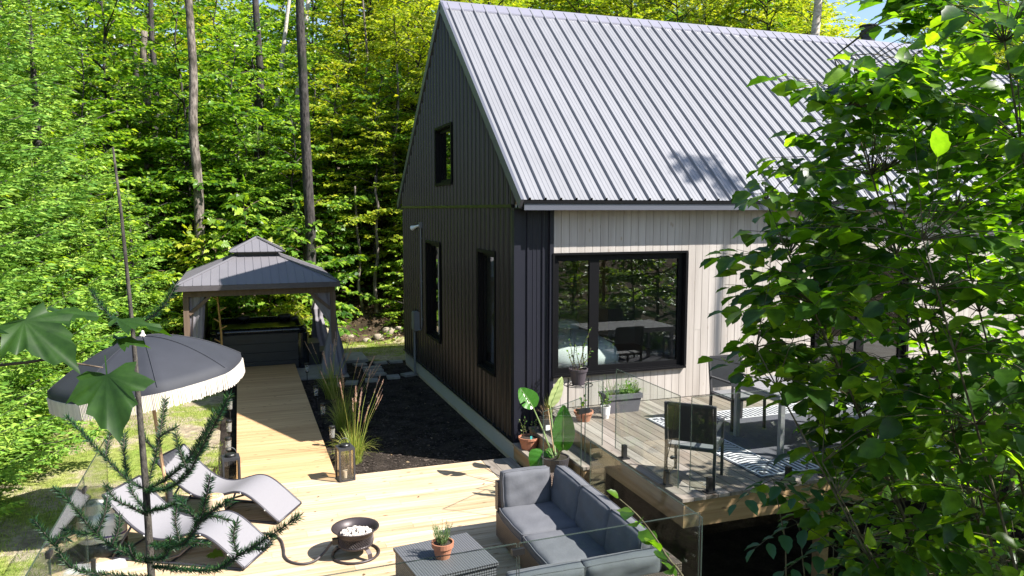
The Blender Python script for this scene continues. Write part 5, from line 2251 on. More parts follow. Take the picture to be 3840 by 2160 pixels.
# ornamental reed grass
for (x, y, n, h, lab, sd_) in ((-2.17, .92, 300, .66, 'sunlit clump of ornamental grass with pink plumes behind the lantern', 1), (-2.1, 2.6, 240, .85, 'shaded ornamental grass clump, middle of the row by the boardwalk', 2), (-2.05, 4.9, 240, .85, 'shaded ornamental grass clump nearest the hot tub', 3)):
    o = thing('ornamental_grass', lab, 'grass clump', (x, y, gh(x, y)), 0, 'ornamental grasses in the soil bed')
    b = (x, y, gh(x, y))
    blades(o, b, n, h, .42, .008, M['reed'], sd_, 'blades', bend=.9)
    mb, L = MB(), Leaves()
    r_ = random.Random(sd_)
    for k in range(15):
        az, ln = r_.uniform(0, 6.283), r_.uniform(.8, 1.2)
        dh = V(math.cos(az), math.sin(az), 0) * r_.uniform(.1, .62) + V(.12, 0, 0)
        P = [Vector(b) + dh * .1, Vector(b) + dh * .55 + V(0, 0, ln * .62), Vector(b) + dh + V(0, 0, ln)]
        mb.tube(P, [.003, .0025, .0015], 4)
        twig_leaves(L, P[1].lerp(P[2], .55), P[2] + (P[2] - P[1]) * .12, .035, .004, spread=.22, droop=-.1, ntilt=.6, jit=.003)
    mb.build('flower_stems', M['reed'], o)
    p, d, nn, z = L.arr()
    v, f = leaf_batch(T_NEEDLE, p, d, nn, z, np.full(len(z), .2))
    np_mesh('plumes', v, f, M['plume'], o, True, local=False)

# ------------------------------------------------------------------ loose ground cover


def scatter_blades(name, n, fx, h, w, m, seed, kind='stuff', lean=.5):
    rg_ = np.random.default_rng(seed)
    p = fx(rg_, n)
    n = len(p)
    az = rg_.uniform(0, 6.283, n)
    dr = np.stack([np.cos(az) * lean * rg_.uniform(0, 1, n), np.sin(az) * lean * rg_.uniform(0, 1, n), np.ones(n)], 1)
    nr = np.stack([np.cos(az + 1.5), np.sin(az + 1.5), np.zeros(n)], 1)
    v, f = leaf_batch(T_NEEDLE, p, dr, nr, h * rg_.uniform(.5, 1.2, n), np.full(n, w))
    return tag(np_mesh(name, v, f, m, None, False, local=False), kind=kind)


def vnoise(x, y):
    return (np.sin(x * 1.7 + 1.3 * np.sin(y * 1.1)) + np.sin(y * 2.1 + 1.7 * np.sin(x * .9 + 2)) + .6 * np.sin(x * 4.3 + y * 3.1)) / 2.6


GH = np.vectorize(gh)


def lawn_pts(r, n):
    x, y = r.uniform(-9.3, -3.98, n), r.uniform(-4.8, 10.6, n)
    k = (vnoise(x, y) + r.uniform(-.5, .5, n) > .05) & ~((x > -5.1) & (y < .03)) & ~((x > -4.97) & (y > 6.7))
    x, y = x[k], y[k]
    return np.stack([x, y, GH(x, y) + .01], 1)


scatter_blades('lawn_grass', 120000, lawn_pts, .05, .14, M['grass'], 2, lean=1.0)


def back_pts(r, n):
    x, y = r.uniform(-1.8, 3.0, n), r.uniform(9.0, 11.3, n)
    return np.stack([x, y, GH(x, y) + .01], 1)


scatter_blades('back_grass', 16000, back_pts, .05, .14, M['grass'], 3, lean=1.0)


def flat_scatter(name, n, fx, size, T, width, m, seed, tilt=.5):
    rg_ = np.random.default_rng(seed)
    p = fx(rg_, n)
    n = len(p)
    az = rg_.uniform(0, 6.283, n)
    dr = np.stack([np.cos(az), np.sin(az), rg_.uniform(-.2, .2, n)], 1)
    nr = np.array([0, 0, 1.]) + rg_.normal(0, tilt, (n, 3))
    v, f = leaf_batch(T, p, dr, nr, size * rg_.uniform(.4, 1.3, n), np.full(n, width))
    return tag(np_mesh(name, v, f, m, None, False, local=False), kind='stuff')


def soil_pts(r, n):
    x, y = r.uniform(-2.48, -.04, n), r.uniform(.04, 8.2, n)
    return np.stack([x, y, GH(x, y) + .024], 1)


flat_scatter('mulch', 9000, soil_pts, .05, T_NEEDLE, .35, M['mulch'], 5)
flat_scatter('fallen_leaves', 70, soil_pts, .06, T_RHOMB, .7, M['dry'], 6, .3)


def bank_pts(r, n):
    x, y = r.uniform(-14, 14, n), r.uniform(10.6, 24, n)
    return np.stack([x, y, GH(x, y) + .03], 1)


flat_scatter('leaf_litter', 26000, bank_pts, .09, T_RHOMB, .7, M['dry'], 7, .6)


def deck_pts(r, n):
    x, y = r.uniform(-3.7, -.3, n), r.uniform(-4.5, 3, n)
    k = (y < 0) | (x < -2.6)
    return np.stack([x[k], y[k], np.full(k.sum(), .008)], 1)


flat_scatter('deck_litter', 40, deck_pts, .04, T_RHOMB, .45, M['dry'], 8, .25)
s_ = flat_scatter('fallen_maple_leaf', 1, lambda r, n: np.array([[-4.0, -1.93, .03]]), .15, T_MAPLE, .9, M['leaf_forest'], 9, .5)
del s_['kind']
tag(s_, 'single green maple leaf lying under the nearer lounger', 'leaf')


def wood_pts(r, n):
    x, y = r.uniform(-13, 12, n), r.uniform(10.9, 22, n)
    k = (vnoise(x * 1.3, y * 1.3) + r.uniform(-.6, .6, n) > .15)
    x, y = x[k], y[k]
    return np.stack([x, y, GH(x, y) + r.uniform(.05, .35, len(x))], 1)


flat_scatter('undergrowth', 15000, wood_pts, .13, T_OVATE_S, .7, M['leaf_forest'], 10, .5)


def low_pts(r, n):
    x, y = r.uniform(-.5, 10, n), r.uniform(-9, -3.0, n)
    return np.stack([x, y, GH(x, y) + r.uniform(.02, .22, n)], 1)


flat_scatter('low_weeds', 2600, low_pts, .11, T_OVATE_S, .6, M['leaf_forest'], 11, .5)

# ------------------------------------------------------------------ forest
PROTO = {}


def proto(key, mb, L, T, width, leafm, barkm, name, label, cat, group):
    o = thing(name, label, cat, (0, 0, 0), 0, group)
    mb.build('trunk', barkm, o, smooth=True, local=True)
    L.build('crown', T, width, leafm, o)
    PROTO[key] = [o, False]


def plant(key, x, y, sc, rz, label=None, group=None, dz=0.0, sz=1.0):
    o, used = PROTO[key]
    if used:
        o = copy_tree(o)
    PROTO[key][1] = True
    o.location = (x, y, gh(x, y) + dz)
    o.rotation_euler = (0, 0, rz)
    o.scale = (sc, sc, sc * sz)
    if label:
        o['label'] = label
    if group:
        o['group'] = group
    return o


G1 = 'leafy saplings along the forest edge'
for i, (H, Rd, base, nl, leaf) in enumerate(((5.2, 1.8, .5, 24, .165), (6.5, 2.2, .6, 28, .155), (7.5, 2.3, 1.4, 28, .155), (4.2, 1.7, .3, 20, .17))):
    mb, L = decid(100 + i, H, Rd, base, nl, leaf, .045)
    proto('a%d' % i, mb, L, T_RHOMB, .72, M['leaf_forest'], M['bark_dark'], 'broadleaf_tree', 'x', 'tree', G1)
for i, (H, Rd, base, nl, leaf) in enumerate(((6.8, 2.1, 1.2, 40, .14), (8.5, 2.4, 2.6, 44, .13))):
    mb, L = decid(200 + i, H, Rd, base, nl, leaf)
    proto('y%d' % i, mb, L, T_RHOMB, .8, M['leaf_yellow'], M['bark_dark'], 'broadleaf_tree', 'x', 'tree', G1)
mb, L = decid(300, 2.9, 1.35, .25, 24, .20, spacing=.11, trunk_r=.025)
proto('m0', mb, L, T_MAPLE, .95, M['leaf_forest'], M['twig'], 'maple_shrub', 'x', 'shrub', 'big leaved maple shrubs behind the gazebo')
mb, L = decid(301, 2.3, 1.15, .2, 20, .18, spacing=.11, trunk_r=.025)
proto('m1', mb, L, T_MAPLE, .95, M['leaf_yellow'], M['twig'], 'maple_shrub', 'x', 'shrub', 'big leaved maple shrubs behind the gazebo')
for i, (H, Rd) in enumerate(((8.5, 2.4), (5.2, 1.7))):
    mb, L = conifer(400 + i, H, Rd)
    proto('f%d' % i, mb, L, T_NEEDLE, .34, M['needle'], M['bark_dark'], 'fir_tree', 'x', 'tree', 'fir trees along the lawn')

rr = random.Random(77)
# fir wall on the lawn side
firs = [('f0', -7.6, 2.2, .95), ('f0', -7.9, 5.0, 1.1), ('f0', -7.4, 8.0, 1.0), ('f1', -6.8, 9.6, .9), ('f1', -7.2, 6.5, .9), ('f0', -8.9, 9.8, 1.15), ('f1', -7.7, .2, .85), ('f0', -9.8, 7.0, 1.2), ('f1', -6.2, 11.4, .8), ('f1', -8.2, -1.6, .8), ('f0', -10.5, 12.5, 1.2), ('f1', -7.2, 3.9, .7), ('f1', -7.1, 1.5, .8), ('f1', -7.1, .1, .75), ('f0', -8.4, 3.6, .9)]
for k, x, y, sc in firs:
    plant(k, x, y, sc, rr.uniform(0, 6.28), 'bright green fir tree in the dense row beside the patchy lawn', 'fir trees along the lawn')
for k, x, y, sc in (('a1', -5.3, 15.6, 1.0), ('a0', -6.7, 15.2, 1.15), ('a1', -7.2, 17.0, 1.1), ('a0', -4.9, 14.0, .9), ('a3', -5.9, 12.9, .9), ('a2', -3.6, 16.5, 1.0), ('a0', -3.4, 13.9, .9)):
    plant(k, x, y, sc, rr.uniform(0, 6.28), 'leafy tree in the wood behind the gazebo and bare trunks', 'trees of the wood behind')
plant('f1', -3.0, 14.2, .95, 1.0, 'young fir tree between the two thick bare trunks above the gazebo', 'small firs in the wood')
plant('f1', .6, 16.0, .9, 2.2, 'dark fir sapling in the shade left of the house gable', 'small firs in the wood')
# broadleaf saplings among the firs
for k, x, y, sc in (('a0', -6.9, 7.4, .75), ('a3', -6.6, 5.2, .55), ('a1', -8.3, 6.2, .95), ('a0', -6.3, 9.2, .8), ('a3', -7.4, 3.2, .7), ('a0', -7.3, 11.6, 1.0), ('a3', -6.6, 2.4, .4)):
    plant(k, x, y, sc, rr.uniform(0, 6.28), 'broadleaf sapling growing in between the firs beside the lawn', 'broadleaf saplings among the firs')
# maple shrubs directly behind the gazebo
for k, x, y, sc in (('m0', -4.2, 11.6, 1.0), ('m1', -2.9, 11.5, 1.05), ('m0', -1.9, 12.2, 1.05), ('m0', -3.4, 12.5, 1.2), ('m1', -4.9, 12.3, 1.0), ('m0', -1.0, 13.0, .9), ('m1', -2.3, 11.0, .62), ('m0', -3.7, 11.1, .65)):
    plant(k, x, y, sc, rr.uniform(0, 6.28), 'maple shrub with big bright leaves close behind the gazebo', 'big leaved maple shrubs behind the gazebo')
# understorey right of the gazebo, beside the gable
for k, x, y, sc in (('y0', .3, 13.6, .85), ('a2', 1.2, 14.5, .95), ('y0', -.6, 15.0, .95), ('a1', -1.2, 16.8, 1.0), ('y1', 1.6, 17.0, 1.0), ('a0', 1.3, 12.9, .75), ('y1', .2, 18.5, 1.1), ('a3', .9, 12.3, .55)):
    plant(k, x, y, sc, rr.uniform(0, 6.28), 'yellow green young tree between the gazebo and the house gable', 'young trees left of the gable')


def ok(x, y):
    az = math.degrees(math.atan2(x + 3.63, y + 10.04))
    if -0.5 < x < 14.5 and y < 11.5:
        return False
    if 40.5 < az < 47.5:
        return False
    return -22 < az < 58


pts = []
tries = 0
while len(pts) < 135 and tries < 20000:
    tries += 1
    y = 12.5 + 30 * rr.random() ** 1.3
    az = rr.uniform(-20, 57)
    x = -3.63 + (y + 10.04) * math.tan(R(az))
    if x > 40 or not ok(x, y):
        continue
    dmin = 1.05 + .02 * (y - 10)
    if any(math.hypot(x - a, y - b) < dmin for a, b in pts):
        continue
    if y < 14 and -5.5 < x < 1.5:
        continue
    pts.append((x, y))
for x, y in pts:
    far = y > 20
    k = rr.choice(['a1', 'a2', 'y1', 'a2', 'a1', 'a0'] if far else ['a0', 'a1', 'a2', 'a3', 'a1'])
    if x > 1:
        k = rr.choice(['y0', 'y1', 'a2', 'y1'])
    sc = rr.uniform(.85, 1.2) * (1.0 + .022 * (y - 12))
    if x > 0:
        sc *= 1.15
    lab, gp = ('leafy tree in the wood behind the gazebo and bare trunks', 'trees of the wood behind') if x < 1 else ('yellow green tree showing above the grey roof ridge', 'trees behind the house')
    plant(k, x, y, sc, rr.uniform(0, 6.28), lab, gp)
for az, d in ((36, 31), (38.4, 35), (33, 34), (29, 33), (26, 31), (23, 30), (50.5, 32), (53, 30)):
    x, y = -3.63 + d * math.sin(R(az)), -10.04 + d * math.cos(R(az))
    plant(rr.choice(['y1', 'y0', 'a2']), x, y, 1.25 if 37 < az < 52 else 1.5, rr.uniform(0, 6.28), 'yellow green tree showing above the grey roof ridge', 'trees behind the house')


# far big trees that close the gaps
for i in range(26):
    az, d = -17 + 62 * (i + .5) / 26 + rr.uniform(-.8, .8), rr.uniform(52, 66)
    if 36 < az < 51:
        continue
    x, y = -3.63 + d * math.sin(R(az)), -10.04 + d * math.cos(R(az))
    lab, gp = ('leafy tree in the wood behind the gazebo and bare trunks', 'trees of the wood behind') if az < 15 else ('yellow green tree showing above the grey roof ridge', 'trees behind the house')
    plant(rr.choice(['a1', 'a0', 'y0', 'a2']), x, y, 2.5, rr.uniform(0, 6.28), lab, gp, -1.5)


# tall bare trunks
def tall(label, base, top, r0, m, crown=None, csc=1.0, bends=.08, seed=0, group=None):
    r_ = random.Random(seed)
    a = Vector((base[0], base[1], gh(base[0], base[1]) - .3))
    b = Vector(top)
    o = thing('tall_tree', label, 'tree', (base[0], base[1], gh(base[0], base[1])), 0, group)
    pts_ = []
    for k in range(10):
        t = k / 9
        pts_.append(a.lerp(b, t) + V(r_.uniform(-1, 1), r_.uniform(-1, 1), 0) * bends * (0 if k == 0 else 1))
    s = MB()
    s.tube(spline(pts_, 3), [r0 * (1.25 if q == 0 else 1.0) * (1 - .45 * q / 27) for q in range(28)], 14)
    for k in range(0):
        t = r_.uniform(.3, .9)
        p = a.lerp(b, t)
        w = r_.uniform(0, 6.28)
        s.tube([p, p + V(math.cos(w), math.sin(w), .3) * .5, p + V(math.cos(w), math.sin(w), .35) * 1.1], [.03, .02, .006], 6)
    s.build('trunk', m, o, smooth=True)
    if crown:
        src = PROTO[crown][0]
        cr = [c for c in bpy.data.objects if c.parent == src and c.name.startswith('crown')][0].copy()
        COL.objects.link(cr)
        cr.parent = o
        cr.location = (b.x - base[0], b.y - base[1], b.z - gh(base[0], base[1]) - 4.5 * csc)
        cr.scale = (csc, csc, csc)
        cr.rotation_euler = (0, 0, r_.uniform(0, 6.28))
    return o


tall('thick grey sunlit trunk rising straight above the left side of the gazebo', (-4.60, 12.4), (-4.75, 13.6, 12.5), .15, M['bark_grey'], None, 1.5, .05, 1)
tall('thick dark trunk rising between the gazebo and the house gable', (-1.72, 12.2), (-1.93, 11.9, 12.5), .165, M['bark_dark'], None, 1.5, .05, 2)
tall('dark straight trunk standing deep in the wood between the two thick ones', (-2.7, 18.8), (-2.85, 19.2, 13), .17, M['bark_dark'], None, 1.5, .06, 3)
tall('left of two dark trunks close together in the upper left wood', (-6.75, 19.2), (-6.7, 19.3, 13), .12, M['bark_dark'], None, 1.4, .06, 4)
tall('right of two dark trunks close together in the upper left wood', (-6.25, 19.6), (-6.2, 19.7, 13), .13, M['bark_dark'], None, 1.4, .06, 5)
tall('stout pale lit trunk behind the dark hollow left of the grey trunk', (-6.2, 16.6), (-6.2, 16.8, 9), .17, M['bark_grey'], None, 1.2, .05, 6)
tall('left leaning white birch trunk far back in the wood', (-2.6, 27), (-.9, 27.5, 14), .13, M['bark_birch'], None, 1, .05, 8)
tall('right leaning white birch trunk far back in the wood', (-1.6, 27), (-.1, 27.5, 14), .15, M['bark_birch'], None, 1, .05, 9)
tall('slim pale trunk in the yellow green trees near the gable', (.75, 17.5), (.7, 17.6, 12), .06, M['bark_grey'], None, 1, .08, 10)
tall('slim trunk with peeling bark close to the house corner', (1.0, 14.0), (1.15, 14.1, 8), .055, M['bark_grey'], None, 1, .08, 11)
tall('slim brown trunk rooted in the leafy bank right of the gazebo', (-.25, 12.9), (-.3, 13.0, 4.2), .05, M['bark_grey'], None, 1, .06, 12)
tall('second slim brown trunk rooted in the leafy bank beside the house', (.15, 12.8), (.3, 12.9, 4.5), .06, M['bark_grey'], None, 1, .06, 13)
tall('pale spotted trunk standing behind the roof ridge', (13.2, 10.0), (13.75, 10.1, 13), .19, M['bark_birch'], 'y1', 1.2, .05, 14)

# ------------------------------------------------------------------ foliage near the camera.  Local frames: x across, y away
CX, CY = -3.627, -10.036
RZ = R(-19.566)


def near_root(name, label, cat, group=None):
    o = thing(name, label, cat, (CX, CY, 0), RZ, group)
    OFFSET[o.name] = (0, 0, 0)
    return o


# young hornbeam that fills the right side: several stems from one stool
hb = near_root('hornbeam_tree', 'large leafy hornbeam with toothed leaves hanging over the raised deck', 'tree')
BX, BY = 2.55, 3.1
hb.location = (CX + BX * math.cos(RZ) - BY * math.sin(RZ), CY + BX * math.sin(RZ) + BY * math.cos(RZ), gh(1, -8))
OZ = hb.location.z
OUT = [(1.62, 4.45), (1.60, 4.2), (1.46, 4.05), (1.30, 4.10), (1.26, 4.0), (1.42, 3.86), (1.26, 3.74), (1.06, 3.64), (.93, 3.61), (.95, 3.55), (1.1, 3.48), (1.1, 3.40), (1.02, 3.33), (.98, 3.28), (1.06, 3.16), (1.1, 3.02), (1.0, 2.96), (.93, 2.93), (.98, 2.86), (1.12, 2.74), (1.28, 2.62), (1.38, 2.50), (1.34, 2.34), (1.35, 2.16), (1.5, 1.95), (2.7, 1.9), (2.7, 4.6)]


def inside(x, z):
    c = False
    n = len(OUT)
    for i in range(n):
        x1, z1 = OUT[i]
        x2, z2 = OUT[(i + 1) % n]
        if (z1 > z) != (z2 > z) and x < (x2 - x1) * (z - z1) / (z2 - z1) + x1:
            c = not c
    return c


r_ = random.Random(31)
mb, L = MB(), Leaves()
stemtops = [(1.05, 3.2, 3.55), (1.35, 3.3, 4.15), (1.75, 3.0, 4.7), (2.15, 2.9, 4.8), (1.0, 3.1, 2.95), (1.3, 3.6, 3.3), (1.7, 3.9, 4.2), (2.3, 3.6, 4.6), (1.25, 3.0, 2.5), (1.6, 3.4, 2.6), (1.9, 3.3, 3.5), (2.2, 2.7, 3.7), (2.1, 4.2, 3.2), (1.5, 2.8, 3.4)]
segs = []
for (x, y, z) in stemtops:
    a = V(0, 0, .02)
    b = V(x - BX, y - BY, z - OZ)
    m1 = a.lerp(b, .45) + V(.22, 0, .12)
    P = spline([a + V(r_.uniform(-.08, .08), r_.uniform(-.08, .08), 0), m1, b], 8)
    mb.tube(P, [.013 - .0105 * i / (len(P) - 1) for i in range(len(P))], 7)
    segs += [(p, i / len(P)) for i, p in enumerate(P)]
cand = []
t_ = 0
while len(cand) < 900 and t_ < 40000:
    t_ += 1
    x, z = r_.uniform(.8, 2.7), r_.uniform(1.9, 4.6)
    if not inside(x, z):
        continue
    left = min([p[0] for p in OUT if abs(p[1] - z) < .12] or [1.1])
    dd = max(0, x - left)
    y = 3.2 + r_.uniform(-min(.7, .15 + dd * .6), min(1.3, .12 + dd * 1.2))
    y = min(y, max(2.6, 3.2 * x / left))
    cand.append(V(x - BX, y - BY, z - OZ))
for p in cand:
    q, _ = min(segs, key=lambda s_: (s_[0] - p).length + (.25 if s_[0].z > p.z + .05 else 0) + r_.uniform(0, .22))
    d = p - q
    if d.length < .03:
        continue
    if d.length > .5:
        q = p - d.normalized() * .5
    md = q.lerp(p, .5) + V(0, 0, .02)
    mb.tube([q, md, p], [.0026, .002, .0012], 4)
    d2 = V(p.x - q.x, p.y - q.y, (p.z - q.z) * .35)
    d2 = d2.normalized() if d2.length > .01 else V(-1, 0, 0)
    d2 = (d2 + V(-.35, r_.uniform(-.3, .3), -.1)).normalized()
    e = p + d2 * r_.uniform(.10, .24)
    mb.tube([p, e], [.002, .001], 3)
    twig_leaves(L, q.lerp(p, .6), e, .122, .040, spread=.85, droop=.28, ntilt=.42, jit=.004)
mb.build('trunk', M['twig_green'], hb, smooth=True, local=True)
L.build('crown', T_OVATE, .54, M['leaf_near'], hb)

# saplings below the raised deck and out of the right edge: they dapple the decks
mb, L = decid(501, 3.9, 1.0, .5, 26, .11, spacing=.06, trunk_r=.03)
proto('s0', mb, L, T_OVATE_S, .62, M['leaf_near'], M['twig_green'], 'sapling', 'x', 'tree', 'saplings in front of the raised deck')
for x, y, sc, lab in ((2.2, -5.7, 1.15, 'slim sapling against the raised deck front, behind the hornbeam'), (3.2, -5.2, 1.1, 'taller sapling by the raised deck front, further from the sofa'), (1.0, -6.9, .95, 'sapling between the sofa corner and the hornbeam'), (4.6, -5.0, 1.25, 'sapling at the right end of the raised deck')):
    plant('s0', x, y, sc, rr.uniform(0, 6.28), lab, 'saplings in front of the raised deck')
tall('tall slim tree past the far end of the raised deck', (8.9, -4.4), (9.2, -4.4, 12.75), .07, M['bark_grey'], 'a3', .30, .05, 15)
for k, x, y, sc in (('a0', 5.3, -5.1, 1.0), ('a3', 7.2, -4.7, 1.15), ('a1', 5.6, -8.6, 1.0), ('a2', 2.4, -10.4, 1.0), ('a0', 3.3, -9.4, 1.05), ('a2', 1.7, -9.5, .85), ('a0', 4.2, -5.7, 1.1)):  # added, mostly out of view, to shade the hornbeam and dapple the decks
    plant(k, x, y, sc, rr.uniform(0, 6.28), 'broadleaf tree added past the right end of the hornbeam for shade', 'added shade trees right of the hornbeam')

# young balsam fir close to the camera
ff = near_root('fir_sapling', 'thin young fir with dark needles in front of the sun loungers', 'tree')
FX, FY = -1.03, 2.1
fb = (CX + FX * math.cos(RZ) - FY * math.sin(RZ), CY + FX * math.sin(RZ) + FY * math.cos(RZ))
ff.location = (fb[0], fb[1], gh(*fb))
fz = ff.location.z


def fl_(px, pz, dy=0.0):
    """metres across from the stem, height above the deck, metres away from the stem"""
    return V(px, dy, pz - fz)


mb, L = MB(), Leaves()
mb.tube([V(0.02, .02, -.1), fl_(0, 2.3), fl_(-.005, 2.72), fl_(-.02, 3.19), fl_(-.035, 3.5), fl_(-.048, 3.68)], [.018, .0108, .0095, .0056, .0042, .0026], 10)


def fir_twig(P, leaf=.0195, sp=.00075, r=.0026):
    P = spline(P, 5)
    mb.tube(P, [r * (1 - .5 * i / len(P)) for i in range(len(P))], 5)
    for a, b in zip(P[:-1], P[1:]):
        for up in ((0, 1, .1), (0, .7, .7), (.2, -.7, .7), (0, .1, 1)):
            twig_leaves(L, a, b, leaf, sp * 2, spread=1.1, droop=-.25, ntilt=2.0, jit=.0006, up=up)


FIR = [
    [fl_(-0.022, 3.193, 0), fl_(-0.056, 3.198, 0), fl_(-0.1, 3.242, 0), fl_(-0.13, 3.291, 0)],
    [fl_(-0.022, 3.193, 0), fl_(0.014, 3.204, 0), fl_(0.069, 3.247, 0), fl_(0.105, 3.307, 0)],
    [fl_(-0.006, 2.725, 0), fl_(-0.056, 2.752, 0), fl_(-0.116, 2.817, 0), fl_(-0.176, 2.888, 0), fl_(-0.218, 2.932, 0)],
    [fl_(-0.116, 2.817, 0), fl_(-0.111, 2.871, 0.02), fl_(-0.105, 2.921, 0.04)],
    [fl_(-0.056, 2.752, 0), fl_(-0.083, 2.821, 0.04), fl_(-0.088, 2.87, 0.06)],
    [fl_(-0.004, 2.725, 0), fl_(0.051, 2.754, -0.02), fl_(0.129, 2.818, -0.05), fl_(0.194, 2.901, -0.08), fl_(0.239, 2.975, -0.1)],
    [fl_(0.129, 2.818, -0.05), fl_(0.161, 2.834, -0.05), fl_(0.193, 2.871, -0.05)],
    [fl_(-0.004, 2.73, 0), fl_(0.021, 2.827, 0.02), fl_(0.028, 2.899, 0.04), fl_(0.033, 2.971, 0.06)],
    [fl_(0.021, 2.827, 0.02), fl_(-0.006, 2.86, 0.02), fl_(-0.023, 2.893, 0.02)],
    [fl_(0.03, 2.871, 0.02), fl_(0.06, 2.888, 0.02), fl_(0.082, 2.899, 0.02)],
    [fl_(-0.004, 2.719, 0), fl_(0.109, 2.768, -0.1), fl_(0.183, 2.827, -0.15), fl_(0.226, 2.892, -0.18), fl_(0.274, 2.967, -0.2), fl_(0.325, 3.051, -0.22)],
    [fl_(0.183, 2.827, -0.15), fl_(0.163, 2.882, -0.15), fl_(0.153, 2.933, -0.15)],
    [fl_(0.02, 2.68, -0.05), fl_(0.094, 2.711, -0.1), fl_(0.154, 2.743, -0.13)],
    [fl_(0.02, 2.669, -0.05), fl_(0.006, 2.711, -0.1), fl_(-0.02, 2.743, -0.13), fl_(-0.037, 2.791, -0.15)],
    [fl_(0.02, 2.68, -0.05), fl_(-0.014, 2.713, -0.04), fl_(-0.036, 2.747, -0.03)],
    [fl_(0.074, 2.629, -0.15), fl_(0.198, 2.675, -0.25), fl_(0.267, 2.753, -0.3), fl_(0.294, 2.817, -0.32), fl_(0.316, 2.884, -0.34)],
    [fl_(0.267, 2.753, -0.3), fl_(0.239, 2.791, -0.3), fl_(0.215, 2.819, -0.3)],
    [fl_(0.267, 2.753, -0.3), fl_(0.321, 2.799, -0.32), fl_(0.366, 2.825, -0.34)],
    [fl_(0.274, 2.772, -0.3), fl_(0.313, 2.767, -0.3), fl_(0.341, 2.758, -0.3)],
    [fl_(0.198, 2.675, -0.25), fl_(0.188, 2.732, -0.25), fl_(0.193, 2.771, -0.25)],
    [fl_(0.198, 2.675, -0.25), fl_(0.231, 2.68, -0.25), fl_(0.265, 2.675, -0.25)],
    [fl_(0.1, 2.593, -0.2), fl_(0.315, 2.657, -0.35), fl_(0.397, 2.716, -0.4), fl_(0.474, 2.769, -0.42), fl_(0.554, 2.828, -0.44)],
    [fl_(0.397, 2.716, -0.4), fl_(0.388, 2.76, -0.4), fl_(0.397, 2.796, -0.4)],
    [fl_(0.424, 2.734, -0.4), fl_(0.459, 2.734, -0.4), fl_(0.481, 2.765, -0.4)],
    [fl_(0.074, 2.589, -0.15), fl_(0.027, 2.632, -0.2), fl_(-0.03, 2.69, -0.22), fl_(-0.067, 2.767, -0.24), fl_(-0.109, 2.823, -0.25)],
    [fl_(-0.03, 2.69, -0.22), fl_(-0.006, 2.739, -0.22), fl_(0.004, 2.788, -0.22)],
    [fl_(-0.03, 2.69, -0.22), fl_(-0.069, 2.69, -0.22), fl_(-0.113, 2.7, -0.22)],
    [fl_(0.009, 2.661, -0.22), fl_(0.028, 2.7, -0.22), fl_(0.033, 2.739, -0.22)],
    [fl_(0.1, 2.563, -0.2), fl_(-0.032, 2.632, -0.3), fl_(-0.075, 2.706, -0.32), fl_(-0.109, 2.779, -0.34)],
    [fl_(-0.075, 2.706, -0.32), fl_(-0.057, 2.725, -0.32), fl_(-0.039, 2.716, -0.32)],
    [fl_(0.076, 2.589, -0.15), fl_(0.136, 2.623, -0.2), fl_(0.16, 2.681, -0.22)],
    [fl_(0.076, 2.579, -0.15), fl_(0.057, 2.613, -0.2), fl_(0.052, 2.661, -0.22)],
]
for P in FIR:
    fir_twig(P)
mb.build('trunk', M['stem_fir'], ff, smooth=True, local=True)
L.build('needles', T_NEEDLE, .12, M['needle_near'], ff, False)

# maple twig that reaches in from the left edge
mp_ = near_root('maple_branch', 'maple branch with large lobed leaves reaching in beside the parasol', 'branch')
mp_.location = (CX - 1.05 * math.cos(RZ) - 1.15 * math.sin(RZ), CY - 1.05 * math.sin(RZ) + 1.15 * math.cos(RZ), 3.27)


def ml(px, py, d):
    """across and height in metres relative to the twig's root"""
    return V(px + 1.05, d - 1.15, py - 3.27)


s = MB()
s.tube(spline([ml(-1.3, 3.22, 1.2), ml(-.80, 3.27, 1.18), ml(-.72, 3.28, 1.17), ml(-.65, 3.262, 1.2)], 4), [.0035 - .0002 * i for i in range(13)], 6)
s.tube([ml(-1.2, 3.2, 1.1), ml(-.80, 3.245, 1.08), ml(-.74, 3.25, 1.05)], .0025, 5)
s.build('twig', M['twig'], mp_, smooth=True)
for (bp_, tp_, up_, sz, wd) in ((ml(-.755, 3.345, 1.17), ml(-.64, 3.285, 1.13), V(.25, -.62, .85), .118, .85), (ml(-.645, 3.255, 1.2), ml(-.60, 3.15, 1.13), V(.25, -.85, .35), .108, 1.0), (ml(-.81, 3.33, 1.1), ml(-.70, 3.368, 1.05), V(-.3, -.55, .7), .09, .75),
                                (ml(-.82, 3.265, 1.08), ml(-.73, 3.18, 1.0), V(.2, -.8, .5), .098, .9), (ml(-.755, 3.345, 1.25), ml(-.67, 3.345, 1.3), V(.0, -.25, 1), .08, .9), (ml(-.68, 3.325, 1.3), ml(-.58, 3.318, 1.34), V(0, -.15, 1), .09, .7), (ml(-.68, 3.29, 1.3), ml(-.59, 3.285, 1.34), V(.1, -.3, 1), .055, .8), (ml(-.87, 3.24, 1.05), ml(-.80, 3.17, 1.03), V(-.1, -.8, .5), .07, .9)):
    d = tp_ - bp_
    v, f = leaf_batch(T_MAPLE, np.array([bp_]), np.array([d.normalized()]), np.array([up_.normalized()]), np.array([sz]), np.array([wd]))
    np_mesh('leaf', v, f, M['leaf_maple'], mp_, True)

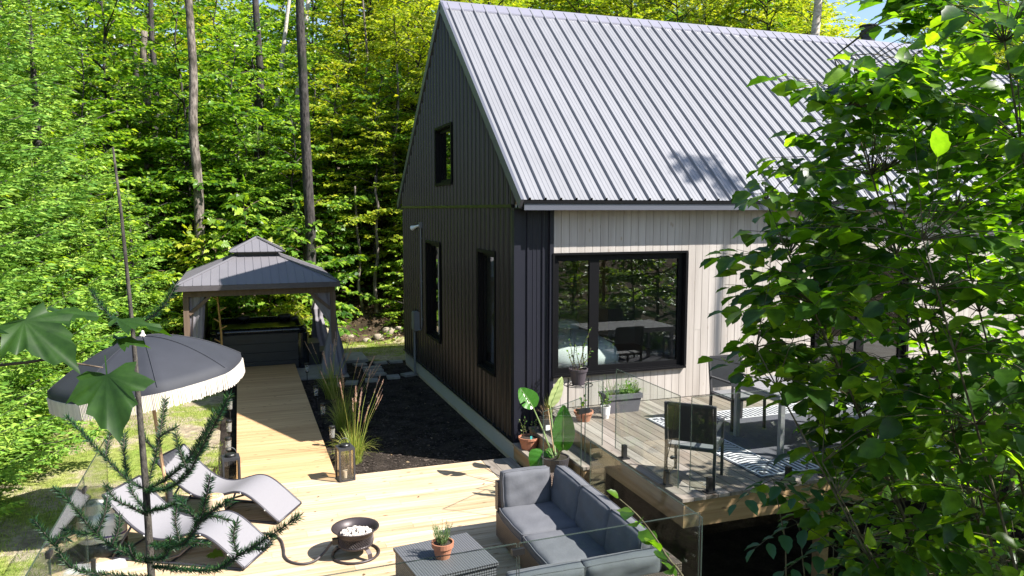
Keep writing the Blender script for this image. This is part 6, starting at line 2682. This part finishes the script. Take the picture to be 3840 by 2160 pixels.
# leafy sprig in front of the sofa and ash seedling under the deck
sp = near_root('sapling', 'leafy sprig leaning in front of the sofa and glass corner', 'sapling')
SPX, SPY = .60, 2.3
sp.location = (CX + SPX * math.cos(RZ) - SPY * math.sin(RZ), CY + SPX * math.sin(RZ) + SPY * math.cos(RZ), -1.0)
mb, L = MB(), Leaves()
P = [V(.25, .0, 0), V(.14, 0, 2.5), V(-.02, 0, 3.25), V(-.12, 0, 3.44), V(-.20, -.02, 3.56), V(-.27, -.03, 3.63)]
P = [V(p.x, p.y, p.z) for p in P]
PS = spline(P, 5)
mb.tube(PS, [.006 - .0045 * i / len(PS) for i in range(len(PS))], 6)
twig_leaves(L, V(-.02, 0, 3.25), V(-.14, -.01, 3.46), .075, .028, spread=.8, droop=.2, ntilt=.4, jit=.003)
twig_leaves(L, V(-.14, -.01, 3.46), V(-.28, -.03, 3.64), .075, .030, spread=.7, droop=.15, ntilt=.4, jit=.003)
for (a, b) in ((V(-.02, 0, 3.24), V(.09, -.04, 3.36)), (V(0.02, 0, 3.2), V(.17, 0, 3.30)), (V(.06, 0, 3.05), V(.24, -.02, 3.22)), (V(.06, 0, 3.05), V(-.05, -.05, 3.2)), (V(.1, 0, 2.95), V(.32, 0, 3.10))):
    mb.tube([a, b], [.002, .001], 4)
    twig_leaves(L, a, b, .08, .03, spread=.7, droop=.2, ntilt=.4, jit=.003)
mb.build('trunk', M['twig_green'], sp, smooth=True, local=True)
L.build('crown', T_OVATE, .6, M['leaf_near'], sp)

ash = near_root('ash_seedling', 'blue green ash seedling in the dark gap below the raised deck', 'sapling')
AX, AY = 1.28, 3.3
ash.location = (CX + AX * math.cos(RZ) - AY * math.sin(RZ), CY + AX * math.sin(RZ) + AY * math.cos(RZ), -1.0)
mb, L = MB(), Leaves()
for (tx, tz, tw) in ((-.12, 3.32, .26), (.0, 3.12, .3), (.16, 3.02, .34), (.30, 2.98, .3)):
    top = V(tx, 0, tz)
    mb.tube([V(tx * .3 + .1, 0, 0), V(tx * .8 + .05, .02, tz - .3), top], [.006, .004, .002], 5)
    for w in (-2.6, -1.2, .2, 1.6):
        e = top + V(math.cos(w) * tw, math.sin(w) * .2 - .05, -.06)
        mb.tube([top, top.lerp(e, .5) + V(0, 0, .02), e], [.002, .0015, .001], 4)
        twig_leaves(L, top.lerp(e, .15), e, .10, .04, spread=1.0, droop=.25, ntilt=.22, jit=.002)
mb.build('trunk', M['twig_green'], ash, smooth=True, local=True)
L.build('crown', T_OVATE, .45, M['leaf_ash'], ash)
for k, v in PROTO.items():
    if not v[1]:
        plant(k, 6, 24, 1, 0, 'yellow green tree showing above the grey roof ridge', 'trees behind the house')
